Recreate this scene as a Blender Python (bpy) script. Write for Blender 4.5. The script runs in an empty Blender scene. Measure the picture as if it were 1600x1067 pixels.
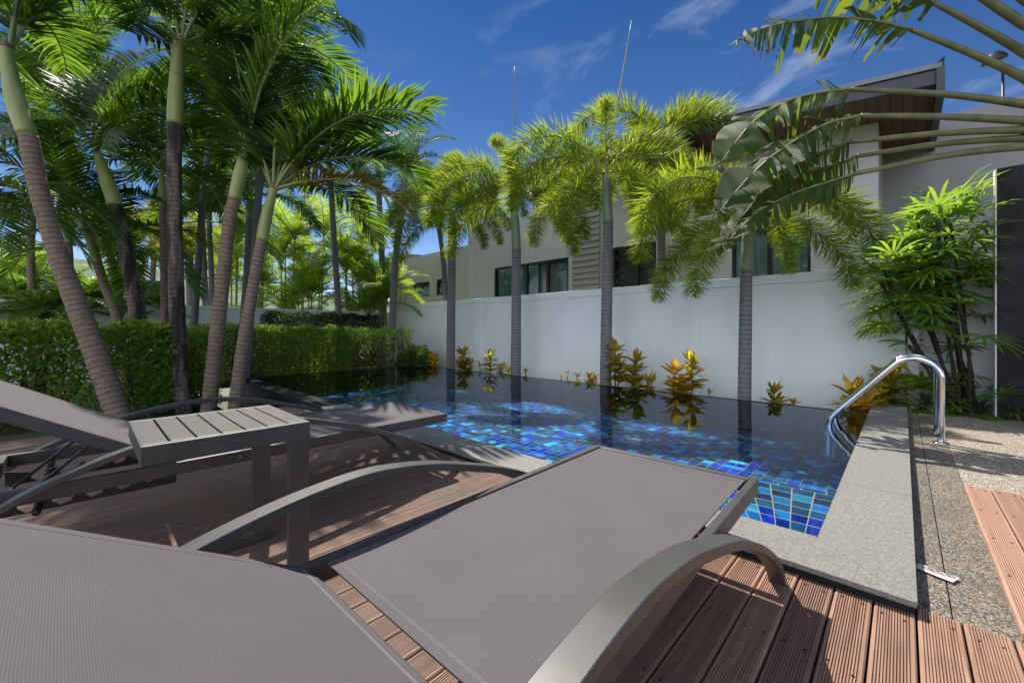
import bpy, math, random
import numpy as np
from mathutils import Vector, Matrix

# ------------------------------------------------------------------ camera, sky, sun, exposure
S = bpy.context.scene
C = S.collection
R_ = math.radians
EYE = 0.95                       # eye height above the deck (deck top is z = 0)
YAW = R_(43.8)
cam_d = bpy.data.cameras.new('camera'); cam = bpy.data.objects.new('camera', cam_d); C.objects.link(cam)
cam.location = (0, 0, EYE); cam.rotation_euler = (R_(90), 0, YAW)
cam_d.sensor_width = 36; cam_d.lens = 36 * 637 / 1600; cam_d.shift_y = -17.5 / 1600
cam_d.clip_start = 0.02; cam_d.clip_end = 6000
S.camera = cam

SUN_EL = R_(58); SUN_DIR = Vector((-0.953 * math.cos(SUN_EL), 0.302 * math.cos(SUN_EL), math.sin(SUN_EL)))
FILL_CLOUD = 9.6
W = bpy.data.worlds.new('World'); S.world = W; W.use_nodes = True
wn, wl = W.node_tree.nodes, W.node_tree.links
wn.clear()
w_out = wn.new('ShaderNodeOutputWorld'); w_bg = wn.new('ShaderNodeBackground')
sky = wn.new('ShaderNodeTexSky'); sky.sky_type = 'NISHITA'; sky.sun_disc = False
sky.sun_elevation = SUN_EL; sky.sun_rotation = math.atan2(SUN_DIR.x, SUN_DIR.y)
sky.altitude = 1500; sky.air_density = 1.0; sky.dust_density = 0.4; sky.ozone_density = 3.0
w_bg.inputs['Strength'].default_value = 0.13
# thin cirrus: noise stretched over the sky dome, in world directions
tc = wn.new('ShaderNodeTexCoord'); mp = wn.new('ShaderNodeMapping'); mp.inputs['Scale'].default_value = (1.6, 3.2, 4.5); mp.inputs['Rotation'].default_value = (0, 0.3, 0.9)
n1 = wn.new('ShaderNodeTexNoise'); n1.inputs['Scale'].default_value = 2.1; n1.inputs['Detail'].default_value = 9; n1.inputs['Roughness'].default_value = 0.62; n1.inputs['Distortion'].default_value = 0.5
rp = wn.new('ShaderNodeValToRGB'); rp.color_ramp.elements[0].position = 0.53; rp.color_ramp.elements[1].position = 0.80
n2 = wn.new('ShaderNodeTexNoise'); n2.inputs['Scale'].default_value = 1.7; n2.inputs['Detail'].default_value = 2
rp2 = wn.new('ShaderNodeValToRGB'); rp2.color_ramp.elements[0].position = 0.42; rp2.color_ramp.elements[1].position = 0.62
mul = wn.new('ShaderNodeMath'); mul.operation = 'MULTIPLY'
mul2 = wn.new('ShaderNodeMath'); mul2.operation = 'MULTIPLY'; mul2.inputs[1].default_value = 0.52
mx = wn.new('ShaderNodeMix'); mx.data_type = 'RGBA'; mx.inputs[7].default_value = (3.4, 3.8, 4.4, 1)
wl.new(tc.outputs['Generated'], mp.inputs['Vector']); wl.new(mp.outputs['Vector'], n1.inputs['Vector']); wl.new(tc.outputs['Generated'], n2.inputs['Vector'])
wl.new(n1.outputs['Fac'], rp.inputs['Fac']); wl.new(n2.outputs['Fac'], rp2.inputs['Fac'])
wl.new(rp.outputs['Color'], mul.inputs[0]); wl.new(rp2.outputs['Color'], mul.inputs[1]); wl.new(mul.outputs[0], mul2.inputs[0])
hs = wn.new('ShaderNodeHueSaturation'); hs.inputs['Saturation'].default_value = 0.98
wl.new(sky.outputs['Color'], hs.inputs['Color'])
tint = wn.new('ShaderNodeMix'); tint.data_type = 'RGBA'; tint.blend_type = 'MULTIPLY'; tint.inputs[0].default_value = 1; tint.inputs[7].default_value = (0.3, 0.3, 0.3, 1)
sz = wn.new('ShaderNodeSeparateXYZ'); wl.new(tc.outputs['Generated'], sz.inputs[0]); grd = wn.new('ShaderNodeValToRGB'); wl.new(sz.outputs[2], grd.inputs['Fac'])
ge = grd.color_ramp.elements; ge[0].position = 0.0; ge[0].color = (0.60, 0.62, 0.64, 1); ge[1].position = 0.62; ge[1].color = (0.105, 0.225, 0.37, 1)
gm = ge.new(0.25); gm.color = (0.27, 0.36, 0.46, 1); wl.new(grd.outputs['Color'], tint.inputs[7])
wl.new(hs.outputs['Color'], tint.inputs[6])
# unseen bright cloud bank behind the camera, added to the sky as fill light
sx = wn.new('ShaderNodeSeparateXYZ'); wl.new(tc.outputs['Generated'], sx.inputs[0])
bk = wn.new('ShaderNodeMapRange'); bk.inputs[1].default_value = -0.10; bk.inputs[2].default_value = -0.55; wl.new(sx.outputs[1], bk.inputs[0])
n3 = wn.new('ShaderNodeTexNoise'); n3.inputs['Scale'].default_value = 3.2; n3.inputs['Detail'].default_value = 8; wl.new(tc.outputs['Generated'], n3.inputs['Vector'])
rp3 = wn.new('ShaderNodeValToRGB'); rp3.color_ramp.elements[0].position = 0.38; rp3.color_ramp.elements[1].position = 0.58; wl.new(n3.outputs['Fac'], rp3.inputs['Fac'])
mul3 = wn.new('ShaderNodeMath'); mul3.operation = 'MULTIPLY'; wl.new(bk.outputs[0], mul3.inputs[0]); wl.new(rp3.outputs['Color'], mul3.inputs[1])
mxb = wn.new('ShaderNodeMix'); mxb.data_type = 'RGBA'; mxb.inputs[7].default_value = (FILL_CLOUD * .9, FILL_CLOUD * .98, FILL_CLOUD * 1.13, 1)
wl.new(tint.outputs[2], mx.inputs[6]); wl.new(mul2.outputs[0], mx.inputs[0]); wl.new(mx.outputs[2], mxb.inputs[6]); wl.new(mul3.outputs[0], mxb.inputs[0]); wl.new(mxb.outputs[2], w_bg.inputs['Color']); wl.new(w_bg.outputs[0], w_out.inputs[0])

sun_d = bpy.data.lights.new('sun', 'SUN'); sun_d.energy = 4.0; sun_d.angle = R_(0.5); sun_d.color = (1.0, 0.95, 0.86)
sun = bpy.data.objects.new('sun', sun_d); C.objects.link(sun)
sun.rotation_euler = (-SUN_DIR).to_track_quat('-Z', 'Y').to_euler(); sun.location = SUN_DIR * 30

S.view_settings.view_transform = 'Standard'; S.view_settings.look = 'None'; S.view_settings.gamma = 1
S.view_settings.exposure = 0.95
S.cycles.use_denoising = True
S.cycles.max_bounces = 10; S.cycles.transparent_max_bounces = 12; S.cycles.diffuse_bounces = 5
S.cycles.sample_clamp_indirect = 6
S.cycles.caustics_reflective = False; S.cycles.caustics_refractive = False

rng = np.random.default_rng(7); random.seed(7)

# ------------------------------------------------------------------ placing things from the photo's own perspective
CR = Vector((math.cos(YAW), math.sin(YAW), 0)); CD = Vector((-math.sin(YAW), math.cos(YAW), 0))
def ray(x, y): return CR * ((x - 800) / 637) + CD + Vector((0, 0, (516 - y) / 637))
def at_depth(x, y, d): return Vector((0, 0, EYE)) + ray(x, y) * d
def at_y(x, y, Y): r = ray(x, y); return Vector((0, 0, EYE)) + r * (Y / r.y)
def at_z(x, y, z): r = ray(x, y); return Vector((0, 0, EYE)) + r * ((z - EYE) / r.z)
def px_x(x, Y): r = ray(x, 516); return r.x * (Y / r.y)       # world X where column x crosses the plane Y

# ------------------------------------------------------------------ material helpers
MATS = {}
class NT:
    def __init__(s, name):
        s.m = bpy.data.materials.new(name); s.m.use_nodes = True; s.n = s.m.node_tree.nodes; s.l = s.m.node_tree.links
        s.b = s.n['Principled BSDF']; s.out = s.n['Material Output']; MATS[name] = s.m
    def new(s, t, **k):
        n = s.n.new('ShaderNode' + t)
        for a, v in k.items():
            if a.startswith('i_'): n.inputs[a[2:].replace('_', ' ')].default_value = v
            else: setattr(n, a, v)
        return n
    def link(s, a, b): s.l.new(a, b)
    def uv(s): return s.new('TexCoord').outputs['UV']
    def obj(s): return s.new('TexCoord').outputs['Object']
    def gen(s): return s.new('NewGeometry').outputs['Position']
    def mapping(s, src, scale=(1, 1, 1), rot=(0, 0, 0), loc=(0, 0, 0)):
        m = s.new('Mapping'); m.inputs['Scale'].default_value = scale; m.inputs['Rotation'].default_value = rot; m.inputs['Location'].default_value = loc
        s.link(src, m.inputs['Vector']); return m.outputs['Vector']
    def noise(s, src, scale, detail=4, rough=0.55, dist=0.0, dim='3D'):
        n = s.new('TexNoise', noise_dimensions=dim); n.inputs['Scale'].default_value = scale; n.inputs['Detail'].default_value = detail
        n.inputs['Roughness'].default_value = rough; n.inputs['Distortion'].default_value = dist
        if src is not None: s.link(src, n.inputs['Vector'])
        return n.outputs['Fac']
    def ramp(s, src, stops, interp='LINEAR'):
        r = s.new('ValToRGB'); r.color_ramp.interpolation = interp; e = r.color_ramp.elements
        while len(e) < len(stops): e.new(0.5)
        for q, (p, c) in zip(e, stops):
            q.position = p; q.color = (*c, 1) if len(c) == 3 else c
        s.link(src, r.inputs['Fac']); return r.outputs['Color']
    def mix(s, fac, a, b, blend='MIX'):
        m = s.new('Mix', data_type='RGBA', blend_type=blend)
        for i, v in ((0, fac), (6, a), (7, b)):
            if hasattr(v, 'links') or hasattr(v, 'is_linked'): s.link(v, m.inputs[i])
            elif i == 0: m.inputs[0].default_value = v
            else: m.inputs[i].default_value = (*v, 1) if len(v) == 3 else v
        return m.outputs[2]
    def math(s, op, a, b=None):
        m = s.new('Math', operation=op)
        for i, v in ((0, a), (1, b)):
            if v is None: continue
            if hasattr(v, 'is_linked'): s.link(v, m.inputs[i])
            else: m.inputs[i].default_value = v
        return m.outputs[0]
    def base(s, v):
        if hasattr(v, 'is_linked'): s.link(v, s.b.inputs['Base Color'])
        else: s.b.inputs['Base Color'].default_value = (*v, 1)
    def rough(s, v):
        if hasattr(v, 'is_linked'): s.link(v, s.b.inputs['Roughness'])
        else: s.b.inputs['Roughness'].default_value = v
    def bump(s, h, strength=0.3, dist=0.01):
        b = s.new('Bump'); b.inputs['Strength'].default_value = strength; b.inputs['Distance'].default_value = dist
        s.link(h, b.inputs['Height']); s.link(b.outputs[0], s.b.inputs['Normal']); return b.outputs[0]

def g(v): return (v, v, v)

def mat_plain(name, col, rough=0.6, metal=0.0, var=0.12, scale=6, bump=0.0, spec=0.5):
    t = NT(name); n = t.noise(t.gen(), scale, 5)
    t.base(t.mix(t.ramp(n, [(0.3, g(0)), (0.7, g(1))]), tuple(c * (1 - var) for c in col), tuple(min(1, c * (1 + var)) for c in col)))
    t.rough(rough); t.b.inputs['Metallic'].default_value = metal; t.b.inputs['Specular IOR Level'].default_value = spec
    if bump: t.bump(t.noise(t.gen(), scale * 12, 5), bump, 0.004)
    return t.m

def mat_leaf(name, c1, c2, tr, tf=0.45, rough=0.38, tip=None):
    """two-sided leaf: glossy-coated diffuse plus light let through; u of the UV is a per-leaf random number, v runs base to tip"""
    t = NT(name); sep = t.new('SeparateXYZ'); t.link(t.uv(), sep.inputs[0])
    col = t.mix(sep.outputs[0], c1, c2)
    trc = t.mix(sep.outputs[0], tuple(c * q for c, q in zip(tr, (.42, .6, .6))), tr)
    if tip:
        k = t.ramp(sep.outputs[1], [(tip[1], g(0)), (min(1, tip[1] + 0.25), g(1))])
        col = t.mix(k, col, tip[0]); trc = t.mix(k, trc, tip[0])
    t.base(col); t.rough(rough); t.b.inputs['Specular IOR Level'].default_value = 0.25
    tn = t.new('BsdfTranslucent'); t.link(trc, tn.inputs['Color'])
    mxs = t.new('MixShader'); mxs.inputs[0].default_value = tf
    t.link(t.b.outputs[0], mxs.inputs[1]); t.link(tn.outputs[0], mxs.inputs[2]); t.link(mxs.outputs[0], t.out.inputs['Surface'])
    return t.m

# foliage
mat_leaf('leaf_manila', (0.016, 0.036, 0.010), (0.034, 0.066, 0.014), (0.34, 0.52, 0.04), 0.42, 0.42)
mat_leaf('leaf_foxtail', (0.04, 0.09, 0.015), (0.20, 0.24, 0.025), (0.66, 0.74, 0.05), 0.46, 0.42)
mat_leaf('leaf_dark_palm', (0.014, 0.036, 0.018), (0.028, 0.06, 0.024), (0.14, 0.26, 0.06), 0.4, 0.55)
mat_leaf('leaf_areca', (0.08, 0.15, 0.02), (0.13, 0.20, 0.025), (0.56, 0.70, 0.06), 0.55, 0.5)
mat_leaf('leaf_yellow_palm', (0.19, 0.18, 0.02), (0.26, 0.22, 0.02), (0.62, 0.55, 0.04), 0.5)
mat_leaf('leaf_old_frond', (0.20, 0.13, 0.02), (0.26, 0.13, 0.02), (0.55, 0.32, 0.03), 0.45)
mat_leaf('leaf_hedge', (0.05, 0.10, 0.02), (0.21, 0.28, 0.05), (0.56, 0.74, 0.07), 0.48, 0.34)
mat_leaf('leaf_hedge_fine', (0.07, 0.12, 0.026), (0.28, 0.34, 0.075), (0.62, 0.78, 0.08), 0.48, 0.34)
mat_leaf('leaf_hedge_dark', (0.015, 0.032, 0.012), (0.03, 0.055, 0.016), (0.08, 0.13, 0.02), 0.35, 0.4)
mat_leaf('leaf_shrub', (0.05, 0.09, 0.02), (0.10, 0.15, 0.04), (0.25, 0.36, 0.05), 0.4, 0.35)
mat_leaf('leaf_rhapis', (0.06, 0.13, 0.022), (0.12, 0.20, 0.03), (0.48, 0.68, 0.06), 0.5, 0.4, ((0.25, 0.2, 0.05), 0.93))
mat_leaf('leaf_croton_green', (0.06, 0.10, 0.016), (0.44, 0.25, 0.03), (0.92, 0.72, 0.06), 0.58, 0.4, ((0.45, 0.18, 0.03), 0.75))
mat_leaf('leaf_croton_gold', (0.42, 0.30, 0.03), (0.62, 0.24, 0.03), (0.95, 0.58, 0.06), 0.6, 0.4, ((0.50, 0.18, 0.04), 0.75))
mat_leaf('leaf_fern', (0.07, 0.13, 0.018), (0.13, 0.19, 0.03), (0.35, 0.5, 0.05), 0.45)
mat_leaf('leaf_traveller', (0.022, 0.046, 0.014), (0.05, 0.08, 0.02), (0.30, 0.38, 0.03), 0.5, 0.6, ((0.36, 0.16, 0.03), 0.93))
mat_leaf('petal_red', (0.5, 0.03, 0.02), (0.6, 0.06, 0.03), (0.6, 0.05, 0.03), 0.3)
mat_plain('hill_wood', (0.07, 0.10, 0.045), 0.9, 0, 0.5, 0.09)

def mat_bark(name, c1, c2, c3, rings=26, stain=None):
    t = NT(name); uv = t.uv()
    sep = t.new('SeparateXYZ'); t.link(uv, sep.inputs[0])
    ns = t.noise(t.mapping(t.obj(), (5, 5, 5)), 2.2, 6, 0.65)
    nf = t.noise(t.mapping(t.obj(), (14, 14, 60)), 2.0, 5, 0.7)
    ph = t.math('ADD', t.math('MULTIPLY', sep.outputs[1], float(rings)), t.math('MULTIPLY', ns, .8))
    fr = t.math('FRACT', ph)
    ring = t.ramp(fr, [(0.0, g(0)), (0.14, g(1)), (0.8, g(0.85)), (1.0, g(0.1))])
    col = t.mix(t.ramp(ns, [(0.3, g(0)), (0.72, g(1))]), c1, c2)
    col = t.mix(t.ramp(nf, [(0.42, g(0)), (0.72, g(1))]), col, c3)
    col = t.mix(t.math('MULTIPLY', t.math('SUBTRACT', 1.0, ring), 0.65), col, tuple(c * 0.3 for c in c1))
    if stain:
        st = t.noise(t.mapping(t.obj(), (4, 4, 0.7), loc=(stain, 3, 1)), 1.6, 5, 0.6)
        col = t.mix(t.ramp(st, [(0.43, g(0)), (0.55, g(0.92))]), col, (0.012, 0.011, 0.010))
    lich = t.noise(t.mapping(t.obj(), (9, 9, 9)), 3.0, 3, 0.5)
    col = t.mix(t.ramp(lich, [(0.66, g(0)), (0.70, g(0.55))]), col, (0.32, 0.30, 0.27))
    t.base(col); t.rough(0.85); t.bump(t.math('ADD', ring, t.math('MULTIPLY', nf, 0.8)), 0.7, 0.008)
    return t.m
mat_bark('bark_brown', (0.13, 0.082, 0.052), (0.27, 0.185, 0.125), (0.36, 0.275, 0.205), 17)
mat_bark('bark_stained', (0.10, 0.066, 0.045), (0.22, 0.155, 0.11), (0.32, 0.25, 0.19), 16, stain=2.0)
mat_bark('bark_grey', (0.12, 0.115, 0.12), (0.20, 0.19, 0.19), (0.27, 0.26, 0.25), 15)
def mat_shaft(name, c1, c2):
    t = NT(name); n = t.noise(t.mapping(t.obj(), (6, 6, 1.2)), 1.5, 4)
    n2 = t.noise(t.mapping(t.obj(), (20, 20, 7)), 2.0, 4)
    col = t.mix(t.ramp(n, [(0.3, g(0)), (0.7, g(1))]), c1, c2)
    t.base(t.mix(t.ramp(n2, [(0.68, g(0)), (0.75, g(0.6))]), col, (0.10, 0.06, 0.03))); t.rough(0.45)
    return t.m
mat_shaft('crownshaft_green', (0.20, 0.25, 0.055), (0.38, 0.39, 0.15))
mat_shaft('crownshaft_grey', (0.17, 0.21, 0.12), (0.26, 0.29, 0.19))
mat_shaft('husk_brown', (0.14, 0.06, 0.035), (0.26, 0.15, 0.09))
mat_shaft('rachis', (0.17, 0.21, 0.06), (0.24, 0.26, 0.09))
mat_shaft('rachis_gold', (0.26, 0.24, 0.06), (0.34, 0.28, 0.07))
mat_shaft('petiole', (0.085, 0.10, 0.035), (0.17, 0.165, 0.08))
mat_plain('twig', (0.09, 0.065, 0.045), 0.85, 0, 0.4, 30)
mat_plain('rhapis_cane', (0.028, 0.020, 0.013), 0.9, 0, 0.5, 40, 0.6)
mat_plain('soil', (0.09, 0.065, 0.045), 0.95, 0, 0.4, 12, 0.6)

# ground with patchy grass
t = NT('ground'); p = t.gen(); n = t.noise(p, 1.3, 6); n2 = t.noise(p, 35, 4)
c = t.mix(t.ramp(n, [(0.42, g(0)), (0.6, g(1))]), (0.12, 0.09, 0.06), (0.07, 0.11, 0.03)); t.base(t.mix(0.35, c, t.ramp(n2, [(0.3, g(0.02)), (0.7, (0.16, 0.17, 0.07))])))
t.rough(0.95); t.bump(n2, 0.8, 0.02)

# pool mosaic: a random glass tile colour per cell, sandy grout, gently uneven joints
def mat_tile(name, size, wob, dark=1.0, grout=(0.46, 0.28, 0.15)):
    t = NT(name); uv = t.uv()
    wn_ = t.new('TexNoise'); wn_.inputs['Scale'].default_value = 7.0; wn_.inputs['Detail'].default_value = 1.5; t.link(uv, wn_.inputs['Vector'])
    v0 = t.new('VectorMath', operation='SUBTRACT'); t.link(wn_.outputs['Color'], v0.inputs[0]); v0.inputs[1].default_value = (0.5, 0.5, 0.5)
    v1 = t.new('VectorMath', operation='SCALE'); t.link(v0.outputs[0], v1.inputs[0]); v1.inputs['Scale'].default_value = wob
    v2 = t.new('VectorMath', operation='ADD'); t.link(uv, v2.inputs[0]); t.link(v1.outputs[0], v2.inputs[1])
    sc = t.new('VectorMath', operation='SCALE'); t.link(v2.outputs[0], sc.inputs[0]); sc.inputs['Scale'].default_value = 1 / size
    fl = t.new('VectorMath', operation='FLOOR'); t.link(sc.outputs[0], fl.inputs[0])
    fr = t.new('VectorMath', operation='FRACTION'); t.link(sc.outputs[0], fr.inputs[0])
    wh = t.new('TexWhiteNoise', noise_dimensions='2D'); t.link(fl.outputs[0], wh.inputs['Vector'])
    k = dark
    def d(*c): return tuple(x * k for x in c)
    col = t.ramp(wh.outputs['Value'], [(0.0, d(0.006, 0.030, 0.075)), (0.22, d(0.003, 0.018, 0.36)), (0.38, d(0.007, 0.075, 0.17)), (0.52, d(0.008, 0.16, 0.46)),
                                       (0.65, d(0.014, 0.25, 0.55)), (0.73, d(0.004, 0.03, 0.50)), (0.80, d(0.012, 0.085, 0.16)), (0.90, d(0.035, 0.40, 0.62))], 'CONSTANT')
    st = t.noise(t.mapping(uv, (24, 60, 1)), 1.0, 4, 0.6, 0.8)
    col = t.mix(t.ramp(st, [(0.35, g(0)), (0.78, g(0.3))]), col, t.mix(0.3, col, d(0.06, 0.45, 0.72)))
    wh2 = t.new('TexWhiteNoise', noise_dimensions='3D'); t.link(fl.outputs[0], wh2.inputs['Vector']); br_ = t.new('MapRange'); br_.inputs[3].default_value = .40; br_.inputs[4].default_value = 1.1; t.link(wh2.outputs['Value'], br_.inputs[0])
    tn_ = t.new('VectorMath', operation='SCALE'); t.link(col, tn_.inputs[0]); t.link(br_.outputs[0], tn_.inputs['Scale']); col = tn_.outputs[0]
    sep = t.new('SeparateXYZ'); t.link(fr.outputs[0], sep.inputs[0])
    def edge(o):
        a = t.math('ABSOLUTE', t.math('SUBTRACT', o, 0.5)); return t.math('GREATER_THAN', a, 0.468)
    e = t.math('MAXIMUM', edge(sep.outputs[0]), edge(sep.outputs[1]))
    t.base(t.mix(e, col, grout))
    t.rough(t.math('ADD', t.math('MULTIPLY', e, 0.5), 0.22 if dark > .1 else .6)); t.b.inputs['Specular IOR Level'].default_value = 0.4 if dark > .1 else .15
    return t.m
mat_tile('mosaic', 0.093, 0.030, 1.55, (0.30, 0.20, 0.12))
mat_tile('mosaic_wall', 0.1, 0.003)
mat_tile('mosaic_dark', 0.1, 0.003, 0.06, (0.05, 0.048, 0.045))

# water: clear, with Fresnel mirror and faint ripples
t = NT('pool_water'); p = t.gen()
h = t.noise(t.mapping(p, (1.0, 1.0, 1.0)), 2.6, 2.5, 0.45, 0.3)
bp = t.new('Bump'); bp.inputs['Strength'].default_value = 0.055; bp.inputs['Distance'].default_value = 0.05; t.link(h, bp.inputs['Height'])
tr = t.new('BsdfTransparent'); tr.inputs['Color'].default_value = (0.80, 0.93, 0.99, 1)
gl = t.new('BsdfGlossy'); gl.inputs['Roughness'].default_value = 0.0; gl.inputs['Color'].default_value = (0.64, 0.72, 0.84, 1)
fr = t.new('Fresnel'); fr.inputs['IOR'].default_value = 1.33
t.link(bp.outputs[0], gl.inputs['Normal']); t.link(bp.outputs[0], fr.inputs['Normal'])
ms = t.new('MixShader'); t.link(fr.outputs[0], ms.inputs[0]); t.link(tr.outputs[0], ms.inputs[1]); t.link(gl.outputs[0], ms.inputs[2]); t.link(ms.outputs[0], t.out.inputs['Surface'])

# coping stone, aggregate, decking
t = NT('coping_stone'); p = t.gen(); a = t.noise(p, 170, 4, 0.75); b = t.noise(p, 3.0, 5)
c = t.mix(t.ramp(a, [(0.38, g(0)), (0.62, g(1))]), (0.085, 0.081, 0.073), (0.285, 0.272, 0.245)); c = t.mix(t.ramp(b, [(0.35, g(0)), (0.7, g(0.35))]), c, (0.16, 0.15, 0.13))
t.base(c); t.rough(0.72); t.bump(a, 0.25, 0.002)
def mat_agg(name, k):
    t = NT(name); p = t.gen(); v = t.new('TexVoronoi'); v.inputs['Scale'].default_value = 150; t.link(p, v.inputs['Vector'])
    sp = t.new('SeparateXYZ'); t.link(v.outputs['Color'], sp.inputs[0])
    c = t.ramp(sp.outputs[0], [(0, (0.06 * k, 0.05 * k, 0.04 * k)), (0.35, (0.26 * k, 0.21 * k, 0.16 * k)), (0.7, (0.40 * k, 0.33 * k, 0.25 * k)), (1, (0.62 * k, 0.56 * k, 0.47 * k))])
    c = t.mix(t.ramp(v.outputs['Distance'], [(0.35, g(0)), (0.75, g(0.8))]), c, (0.07 * k, 0.06 * k, 0.05 * k))
    b = t.noise(p, 2.5, 6, 0.6); c = t.mix(t.ramp(b, [(0.5, g(0)), (0.72, g(0.55))]), c, (0.09, 0.075, 0.055))
    t.base(c); t.rough(0.8); t.bump(t.math('SUBTRACT', 1.0, v.outputs['Distance']), 0.8, 0.004); return t.m
mat_agg('aggregate', 1.12); mat_agg('aggregate_strip', 0.62)
def mat_deck(name, c1, c2, worn):
    t = NT(name); uv = t.uv(); sep = t.new('SeparateXYZ'); t.link(uv, sep.inputs[0])      # u: along the board in m + board offset, v: across
    grain = t.noise(t.mapping(uv, (2.2, 60, 1)), 1.0, 6, 0.65, 0.3)
    blot = t.noise(t.gen(), 2.3, 5, 0.6)
    wh = t.new('TexWhiteNoise', noise_dimensions='1D'); t.link(t.math('FLOOR', sep.outputs[2]), wh.inputs['W'])
    at = t.new('Attribute', attribute_name='board'); 
    c = t.mix(t.ramp(grain, [(0.3, g(0)), (0.72, g(1))]), c1, c2)
    c = t.mix(t.math('MULTIPLY', at.outputs['Fac'], 0.55), c, tuple(x * 0.55 for x in c1))
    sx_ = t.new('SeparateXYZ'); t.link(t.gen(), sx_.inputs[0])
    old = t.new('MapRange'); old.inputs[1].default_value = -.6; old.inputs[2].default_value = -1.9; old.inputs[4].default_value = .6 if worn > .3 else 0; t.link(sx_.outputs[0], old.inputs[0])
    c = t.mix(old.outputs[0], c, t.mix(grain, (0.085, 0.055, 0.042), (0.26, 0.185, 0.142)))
    c = t.mix(t.ramp(blot, [(0.52, g(0)), (0.68, g(worn))]), c, (0.12, 0.10, 0.088))
    t.base(c); t.rough(0.72); t.bump(grain, 0.35, 0.002); return t.m
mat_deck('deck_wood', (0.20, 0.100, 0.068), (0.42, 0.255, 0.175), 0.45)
mat_deck('deck_wood_new', (0.30, 0.165, 0.115), (0.44, 0.27, 0.195), 0.1)
mat_plain('screw', (0.02, 0.018, 0.016), 0.5, 0.6)
mat_plain('dark_void', (0.015, 0.014, 0.013), 0.95)

# loungers and table
t = NT('powder_metal'); n = t.noise(t.gen(), 900, 2); b = t.noise(t.gen(), 9, 4)
t.base(t.mix(t.ramp(b, [(0.35, g(0)), (0.7, g(1))]), (0.060, 0.056, 0.053), (0.078, 0.073, 0.070))); t.rough(0.46); t.b.inputs['Metallic'].default_value = 0.2; t.b.inputs['Specular IOR Level'].default_value = .55; t.bump(n, 0.12, 0.0006)
mat_plain('black_metal', (0.018, 0.018, 0.020), 0.45, 0.2)
t = NT('sling'); uv = t.uv()
w1 = t.new('TexWave', wave_type='BANDS', bands_direction='X'); w1.inputs['Scale'].default_value = 85; w1.inputs['Distortion'].default_value = 0.35; t.link(uv, w1.inputs['Vector'])
w2 = t.new('TexWave', wave_type='BANDS', bands_direction='Y'); w2.inputs['Scale'].default_value = 105; w2.inputs['Distortion'].default_value = 0.35; t.link(uv, w2.inputs['Vector'])
wv = t.math('MULTIPLY', t.math('ADD', w1.outputs['Fac'], w2.outputs['Fac']), 0.5); fn = t.noise(t.mapping(uv, (420, 420, 1)), 1.0, 2); lf = t.noise(uv, 5, 4)
c = t.mix(t.ramp(wv, [(0.1, g(0)), (0.9, g(1))]), (0.050, 0.042, 0.046), (0.108, 0.094, 0.103)); c = t.mix(t.ramp(fn, [(0.3, g(0)), (0.7, g(0.4))]), c, (0.115, 0.104, 0.107))
c = t.mix(t.ramp(lf, [(0.3, g(0)), (0.7, g(0.45))]), c, (0.062, 0.056, 0.057)); t.base(c); t.rough(0.85); t.bump(t.math('ADD', wv, fn), 0.35, 0.0012)
mat_plain('thread', (0.24, 0.22, 0.215), 0.8)

# walls
def mat_plaster(name, col, streak=0.25, dirt=(0.25, 0.24, 0.21)):
    t = NT(name); p = t.gen(); n = t.noise(p, 1.1, 6, 0.6); s = t.noise(t.mapping(p, (3.2, 3.2, 0.5)), 1.3, 7, 0.7); f = t.noise(p, 60, 4)
    c = t.mix(t.ramp(n, [(0.3, g(0)), (0.7, g(1))]), tuple(x * 0.93 for x in col), col)
    c = t.mix(t.ramp(s, [(0.5, g(0)), (0.75, g(streak))]), c, dirt)
    t.base(c); t.rough(0.85); t.bump(f, 0.12, 0.003); return t.m
mat_plaster('plaster_white', (0.88, 0.88, 0.875), 0.14, (0.5, 0.5, 0.47))
mat_plaster('plaster_beige', (0.56, 0.545, 0.51), 0.2)
mat_plaster('plaster_sand', (0.50, 0.485, 0.445), 0.2)
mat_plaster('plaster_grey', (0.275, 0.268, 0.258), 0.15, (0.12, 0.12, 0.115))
mat_plaster('siding_paint', (0.36, 0.35, 0.32), 0.2)
t = NT('pillar_plaster'); p = t.gen(); n = t.noise(p, 3.2, 7, 0.65, 0.5); n2 = t.noise(t.mapping(p, (1, 1, 3)), 1.2, 4)
c = t.mix(t.ramp(n, [(0.42, g(0)), (0.66, g(1))]), (0.007, 0.007, 0.008), (0.028, 0.029, 0.034)); c = t.mix(t.ramp(n2, [(0.5, g(0)), (0.7, g(0.45))]), c, (0.013, 0.011, 0.0105))
sp_ = t.noise(p, 38, 2); c = t.mix(t.ramp(sp_, [(0.70, g(0)), (0.74, g(0.7))]), c, (0.12, 0.12, 0.12)); t.base(c); t.rough(0.8); t.bump(n, 0.3, 0.006)
t = NT('slate'); uv = t.uv(); br = t.new('TexBrick'); br.inputs['Scale'].default_value = 1; br.inputs['Brick Width'].default_value = 0.32; br.inputs['Row Height'].default_value = 0.055; br.inputs['Mortar Size'].default_value = 0.006
br.inputs['Color1'].default_value = (0.05, 0.052, 0.058, 1); br.inputs['Color2'].default_value = (0.12, 0.12, 0.125, 1); br.inputs['Mortar'].default_value = (0.012, 0.012, 0.012, 1); t.link(uv, br.inputs['Vector'])
t.base(br.outputs['Color']); t.rough(0.8); t.bump(br.outputs['Fac'], -0.8, 0.02)
t = NT('soffit_wood'); p = t.gen(); w = t.new('TexWave', bands_direction='X'); w.inputs['Scale'].default_value = 2.2; w.inputs['Distortion'].default_value = 0; t.link(p, w.inputs['Vector'])
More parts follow.
